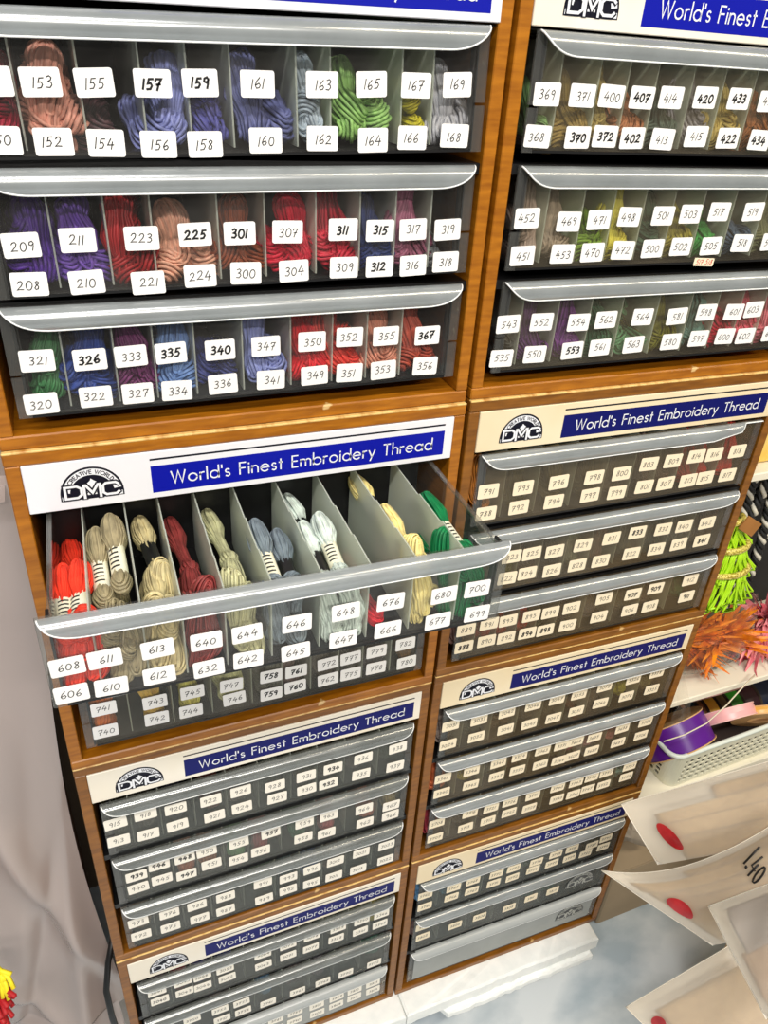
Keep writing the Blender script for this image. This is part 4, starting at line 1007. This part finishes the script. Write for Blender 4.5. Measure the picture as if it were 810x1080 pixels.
def film_bag(label):
    mb = MB(); rr = random.Random(21); nu, nv = 16, 14; vs = []
    for s in (-1, 1):
        for j in range(nv + 1):
            for i in range(nu + 1):
                u = i / nu; v = j / nv
                x = .440 + .185 * u; z = Z1 + .006 + .150 * v * (1 - .25 * abs(u - .4))
                bul = math.sin(math.pi * u) ** .5 * math.sin(math.pi * min(1, v * 1.0)) ** .5
                y = .085 + s * (.052 * bul) + rr.uniform(-.0045, .0045)
                if s == 1: y = min(y + .02, .2)
                vs.append((x + rr.uniform(-.002, .002), max(y, .036), z))
    K = (nu + 1) * (nv + 1)
    fs = [(o + j * (nu + 1) + i, o + j * (nu + 1) + i + 1, o + (j + 1) * (nu + 1) + i + 1, o + (j + 1) * (nu + 1) + i) for o in (0, K) for j in range(nv) for i in range(nu)]
    mb.add(vs, fs, FILM, True)
    # gathered tail drooping over the shelf edge
    tl = []
    for k in range(9):
        t = k / 8
        for q in range(7):
            w_ = (q - 3) / 3 * (.006 + .016 * t)
            tl.append((.452 + w_ + .004 * t, .036 - .022 * min(1, t * 2.2) + rr.uniform(-.003, .003), Z1 + .052 - .085 * t + rr.uniform(-.001, .001)))
    mb.add(tl, [(k * 7 + q, k * 7 + q + 1, k * 7 + q + 8, k * 7 + q + 7) for k in range(8) for q in range(6)], FILM, True)
    o = mb.build('clear_bag'); tag(o, label, 'plastic bag'); return o
film_bag('crinkled clear plastic bag around the orange raffia, tail over the shelf edge')

# clutter low between cabinet and paper bags
KRAFT = noise_mat('grey_brown_carton', (150, 134, 110), (164, 146, 120), 6, .8)
b = MB(); b.box(.462, .80, .036, .24, .001, .165, KRAFT, bev=.003); b.box(.462, .80, .034, .036, .160, .166, KRAFT)
o = b.build('carton'); tag(o, 'plain grey brown carton on the floor right of the cabinets', 'carton')
def crumple(c, r, m, name, label, cat, seed, amp=.3):
    rr = random.Random(seed); mb = MB(); n1, n2 = 22, 14; vs = []
    ph = [(rr.uniform(0, 6), rr.uniform(0, 6), rr.randint(2, 6), rr.randint(2, 6)) for _ in range(7)]
    for j in range(n2 + 1):
        th = math.pi * j / n2
        for i in range(n1):
            a = 2 * math.pi * i / n1
            d = 1 + amp * sum(math.sin(k1 * a + p1) * math.sin(k2 * th + p2) for p1, p2, k1, k2 in ph) / 3
            vs.append((c[0] + r[0] * d * math.sin(th) * math.cos(a), c[1] + r[1] * d * math.sin(th) * math.sin(a), c[2] + r[2] * d * math.cos(th)))
    mb.add(vs, [(j * n1 + i, j * n1 + (i + 1) % n1, (j + 1) * n1 + (i + 1) % n1, (j + 1) * n1 + i) for j in range(n2) for i in range(n1)], m, False)
    o = mb.build(name); tag(o, label, cat); return o
GREYBAG = noise_mat('grey_plastic_bag', (132, 122, 108), (160, 150, 136), 30, .35)
crumple((.535, .125, .215), (.075, .07, .055), GREYBAG, 'crumpled_bag', 'crumpled grey brown plastic bag on the floor carton', 'plastic bag', 3)

# ------------------------------------------------------------------ translucent paper bags in the right foreground
GLASS = clear_mat('translucent_waxed_paper', (0.96, 0.93, 0.88), 0.36, (255, 247, 234), 1.25, .35)
GLASSE = mat('paper_bag_seam', (242, 234, 218), .5)
BEIGE = noise_mat('beige_folded_cloth', (196, 160, 98), (214, 182, 122), 120, .8, (1, 1, 1), 3)
BEIGE2 = noise_mat('ochre_folded_cloth', (178, 140, 74), (200, 164, 100), 120, .8, (1, 1, 1), 3)
RED = noise_mat('red_round_sticker', (168, 20, 26), (206, 40, 44), 40, .35)
GREYC = noise_mat('grey_mauve_cloth', (188, 176, 172), (206, 194, 188), 20, .8); PEACH = noise_mat('peach_cloth', (236, 196, 156), (242, 210, 176), 20, .8)
GLASSB = clear_mat('milky_waxed_paper', (0.95, 0.92, 0.86), 0.90, (255, 250, 240), 1.25, .35)
def paper_bag(corn, label, contents, bulge, seed, stickers=(), price=None, sag=0):
    rr = random.Random(seed)
    TL, TR, BR, BL = [at(*c) for c in corn]
    nrm = (TR - TL).cross(BL - TL).normalized()
    if nrm.dot(CAM - TL) < 0: nrm = -nrm
    ph = [(rr.uniform(2, 6), rr.uniform(2, 7), rr.uniform(0, 6), rr.uniform(.3, 1)) for _ in range(5)]
    def S(u, v, off=0.0, amp=1.0):
        p = TL * (1 - u) * (1 - v) + TR * u * (1 - v) + BR * u * v + BL * (1 - u) * v - UP * (sag / 805 * 4 * u * (1 - u) * (1 - v))
        e = max(0, min(u, v, 1 - v) * 4); e = min(1, e) ** .7
        wv = sum(a * math.sin(k1 * u * 2 + k2 * v * 2 + p0) for k1, k2, p0, a in ph) / 5
        return p + nrm * (bulge * e + off * e + amp * bulge * .35 * wv * (0.35 + .65 * e))
    def grid(mb, u0, u1, v0, v1, off, m, nu=24, nv=18, back=None, rag=0.0, amp=1.0):
        vs = []
        for j in range(nv + 1):
            for i in range(nu + 1):
                u = u0 + (u1 - u0) * i / nu; v = v0 + (v1 - v0) * j / nv
                vs.append(S(u, v, off, amp))
        fs = [(j * (nu + 1) + i, j * (nu + 1) + i + 1, (j + 1) * (nu + 1) + i + 1, (j + 1) * (nu + 1) + i) for j in range(nv) for i in range(nu)]
        if back is not None:
            K = len(vs)
            for j in range(nv + 1):
                for i in range(nu + 1):
                    u = u0 + (u1 - u0) * i / nu; v = v0 + (v1 - v0) * j / nv
                    vs.append(S(u, v, back, amp))
            fs += [tuple(K + q for q in f)[::-1] for f in fs]
            def e(i, j): return j * (nu + 1) + i
            for i in range(nu): fs += [(e(i, 0), K + e(i, 0), K + e(i + 1, 0), e(i + 1, 0)), (e(i, nv), e(i + 1, nv), K + e(i + 1, nv), K + e(i, nv))]
            for j in range(nv): fs += [(e(0, j), e(0, j + 1), K + e(0, j + 1), K + e(0, j)), (e(nu, j), K + e(nu, j), K + e(nu, j + 1), e(nu, j + 1))]
        mb.add(vs, fs, m, True)
    mb = MB(); grid(mb, 0, 1, 0, 1, 0, GLASS)
    # back sheet of the bag
    vs = [S(i / 24, j / 18, -2.2 * bulge) for j in range(19) for i in range(25)]
    mb.add(vs, [(j * 25 + i, j * 25 + i + 1, (j + 1) * 25 + i + 1, (j + 1) * 25 + i) for j in range(18) for i in range(24)], GLASSB, True)
    sm = [S(0, k / 20) for k in range(21)]; mb.tube(sm, .0009, GLASSE, 5); mb.tube([S(k / 20, 0) for k in range(21)], .0007, GLASSE, 5)
    o = mb.build('paper_bag'); tag(o, label, 'paper bag', 'translucent paper bags in the right foreground')
    for k, (u0, u1, v0, v1, m, nm) in enumerate(contents):
        c = MB(); grid(c, u0, u1, v0, v1, -bulge * (.25 + .22 * k), m, 20, 10, -bulge * (.42 + .22 * k)); c.build(nm, o)
    for (u, v, ru, rv, ang) in stickers:
        st = MB(); k = 20; vs = [S(u, v, .0042)]
        for q in range(k):
            t = 2 * math.pi * q / k; du, dv = ru * math.cos(t), rv * math.sin(t)
            vs.append(S(u + du * math.cos(ang) - dv * math.sin(ang), v + du * math.sin(ang) + dv * math.cos(ang), .0036))
        st.add(vs, [(0, 1 + q, 1 + (q + 1) % k) for q in range(k)], RED, True)
        s2 = st.build('sticker', o); s2['label'] = 'shiny red oval sticker'
    if price:
        txt, (u, v), du, dv, ang = price; pr = MB(); tot = sum(HAND[c][0] if c in HAND else .12 for c in txt) + .22 * (len(txt) - 1); x = -tot / 2
        a11, a12 = corn[1][0] - corn[0][0], corn[1][1] - corn[0][1]; a21, a22 = corn[3][0] - corn[0][0], corn[3][1] - corn[0][1]; det = a11 * a22 - a12 * a21
        for c in txt:
            strokes = HAND[c][1] if c in HAND else [[(.0, .02), (.1, .02), (.1, .1), (0, .1), (0, .02)]]
            wdt = HAND[c][0] if c in HAND else .12
            for p in strokes:
                q = []
                for a, b_ in p:
                    X_, Y_ = (x + a) * du, (b_ - .5) * dv
                    px_ = X_ * math.cos(ang) + Y_ * math.sin(ang); py_ = X_ * math.sin(ang) - Y_ * math.cos(ang)
                    q.append(S(u + (px_ * a22 - py_ * a21) / det, v + (py_ * a11 - px_ * a12) / det, .0014))
                pr.tube(q, .0012, INK, 5)
            x += wdt + .22
        pr.build('price_mark', o)
    return o
paper_bag([(655, 848, 1.13), (835, 796, .98), (850, 885, .93), (694, 912, 1.08)], 'pale paper bag of folded beige cloth, uppermost, its corner touching the lowest right cabinet',
          [(.20, 1, .46, .66, BEIGE, 'folded_cloth'), (.17, 1, .28, .60, BEIGE, 'folded_cloth'), (.22, 1, .62, 1, BEIGE, 'folded_cloth'), (.55, 1, .1, .5, BEIGE2, 'folded_cloth')], .012, 1, [(.215, .63, .05, .22, -.15)])
paper_bag([(634, 918, 1.08), (832, 858, .92), (870, 975, .84), (752, 997, .97)], 'pale paper bag marked with a handwritten price, below the uppermost bag',
          [(.10, 1, .14, .27, BEIGE, 'folded_cloth'), (.16, 1, .40, .56, BEIGE2, 'folded_cloth'), (.12, 1, .24, .98, BEIGE, 'folded_cloth'), (.45, 1, .06, .5, BEIGE2, 'folded_cloth')], .014, 2, [(.235, .49, .065, .16, .3)], ('1.40', (.80, .27), 16, 16, .62), 22)
paper_bag([(747, 956, .90), (838, 922, .80), (880, 1030, .74), (808, 1075, .82)], 'pale paper bag with grey and peach cloth at the right edge of the picture',
          [(.22, 1, .08, .5, GREYC, 'folded_cloth'), (.12, 1, .48, .95, PEACH, 'folded_cloth')], .012, 3)
paper_bag([(660, 1062, 1.10), (768, 998, .99), (850, 1090, .93), (730, 1130, 1.02)], 'pale paper bag low down under the priced bag, with a red sticker on its corner',
          [(.2, 1, .2, .95, BEIGE, 'folded_cloth')], .012, 4, [(.16, .34, .07, .09, .5)])
CARTB = noise_mat('tan_carton', (176, 146, 104), (190, 158, 114), 7, .8)
M = Matrix.Translation((.50, -.27, 0)) @ Matrix.Rotation(-.3, 4, 'Z')
b = MB(); b.box(.0, .40, -.22, .12, .001, .50, CARTB, M, bev=.004); o = b.build('display_carton'); tag(o, 'tan carton carrying the pile of paper bags', 'carton')

# ------------------------------------------------------------------ plastic-wrapped goods on the left
SHEET = clear_mat('milky_plastic_sheet', (0.90, 0.85, 0.80), 0.58, (208, 192, 186), 2.0, .24)
TAUPE = noise_mat('taupe_fabric_bolt', (112, 92, 78), (136, 114, 98), 5, .8, (1, 1, .4))
rp = random.Random(17)
b = MB()
bolts = [(-.50, .175, .07), (-.66, .19, .08), (-.83, .18, .08)]
texts = ('taupe fabric bolt standing nearest the cabinets under the plastic sheet', 'taupe fabric bolt in the middle under the plastic sheet', 'taupe fabric bolt at the far left under the plastic sheet')
for (x, y, r), tx in zip(bolts, texts):
    mb = MB(); n = 28; zs = (0.002, .01, 1.10, 1.11); vs = []
    for q, z in enumerate(zs):
        for k in range(n):
            a = 2 * math.pi * k / n; rr = r * (.97 if q in (0, 3) else 1) * (1 + .02 * math.sin(3 * a + x * 40))
            vs.append((x + rr * math.cos(a), y + rr * math.sin(a), z))
    fs = [(q * n + k, q * n + (k + 1) % n, (q + 1) * n + (k + 1) % n, (q + 1) * n + k) for q in range(3) for k in range(n)] + [tuple(range(n))[::-1], tuple(range(3 * n, 4 * n))]
    mb.add(vs, fs, TAUPE, True); o = mb.build('fabric_bolt'); tag(o, tx, 'fabric bolt', 'fabric bolts under the plastic sheet')
from mathutils import noise as mn
nx, nz = 150, 170; vs = []
def fold(x, z):
    a = mn.noise(Vector((x * 11 + 2.2 * z, z * .9, 7.7))); a2 = mn.noise(Vector((x * 24 - 3 * z, z * 1.6, 2.2)))
    e = 0
    for x0, z0, sl, wd, am in ((-.46, .60, -.22, .012, .016), (-.52, .35, .30, .012, -.016), (-.58, .55, -.15, .014, .018), (-.49, .30, -.45, .010, .013), (-.63, .45, .25, .014, .016), (-.45, .42, .12, .010, .012)):
        d = (x - x0 - sl * (z - z0)) / wd
        e += am * .8 / (1 + (d * (.55 if d > 0 else .9)) ** 2) * math.exp(-((z - z0) / .28) ** 2)
    return .016 * a + .007 * a2 - e
for j in range(nz + 1):
    for i in range(nx + 1):
        x = -.95 + .541 * i / nx; z = .004 + 1.13 * j / nz
        x2 = x - .012 * (z < .3) + .010 * math.sin(z * 7) * (i / nx)
        y = .062 + 1.6 * fold(x, z) - .05 * max(0, (.35 - z)) * (1 - i / nx)
        vs.append((x2, y, z))
mb = MB(); mb.add(vs, [(j * (nx + 1) + i, j * (nx + 1) + i + 1, (j + 1) * (nx + 1) + i + 1, (j + 1) * (nx + 1) + i) for j in range(nz) for i in range(nx)], SHEET, True)
top = []
for i in range(nx + 1):
    for q in range(6): top.append((-.95 + .541 * i / nx, .046 + .04 * q, 1.134 + .012 * math.sin(q * .6 + i * .2)))
mb.add(top, [(i * 6 + q, i * 6 + q + 1, i * 6 + q + 7, i * 6 + q + 6) for i in range(nx) for q in range(5)], SHEET, True)
o = mb.build('plastic_sheet'); tag(o, 'wrinkled milky plastic sheet draped over goods left of the cabinets', 'plastic sheet')
b = MB(); b.tube([atY(120, 985, .03), atY(114, 1015, .02), atY(112, 1045, .0), atY(118, 1072, -.01), atY(128, 1100, -.01), atY(140, 1150, -.01)], .004, BLACK, 8)
o = b.build('black_cable'); tag(o, 'black cable running down beside the lowest left cabinet', 'cable')
# red and yellow tassel at the lower left corner
YEL = mat('yellow_yarn', (244, 226, 40), .6); REDY = mat('red_yarn', (176, 18, 26), .6)
ts = empty('tassel', at(-12, 1085, 0.84), 0, 'red and yellow yarn tassel at the lower left corner', 'tassel')
rt = random.Random(2); O = at(-12, 1085, 0.84)
for nm, m, rngs, low in (('red_strands', REDY, 46, 0), ('yellow_strands', YEL, 9, 0), ('yellow_strands', YEL, 9, 1)):
    mb = MB()
    for i in range(rngs):
        p0 = at(-14 + rt.uniform(-6, 2), 1030 + rt.uniform(0, 20), 0.85); p2 = at(rt.uniform(-8, 16), rt.uniform(1040, 1110), 0.83 + rt.uniform(-.02, .02))
        if m is YEL:
            p0 = at(rt.uniform(-10, -2), 1020 + 62 * low + rt.uniform(0, 8), 0.82); p2 = p0 + RIGHT * rt.uniform(.006, .019) - UP * rt.uniform(.004, .03)
        pm = (p0 + p2) / 2 + RIGHT * rt.uniform(0, .006)
        mb.tube([p0 - O, pm - O, p2 - O], .0026, m, 5)
    mb.build(nm, ts)

b = MB(); b.tube([at(-14, 1034, 0.85) - O, at(-40, 900, 0.845) - O, at(-120, 560, 0.83) - O], .0015, REDY, 5); b.build('hanging_cord', ts)
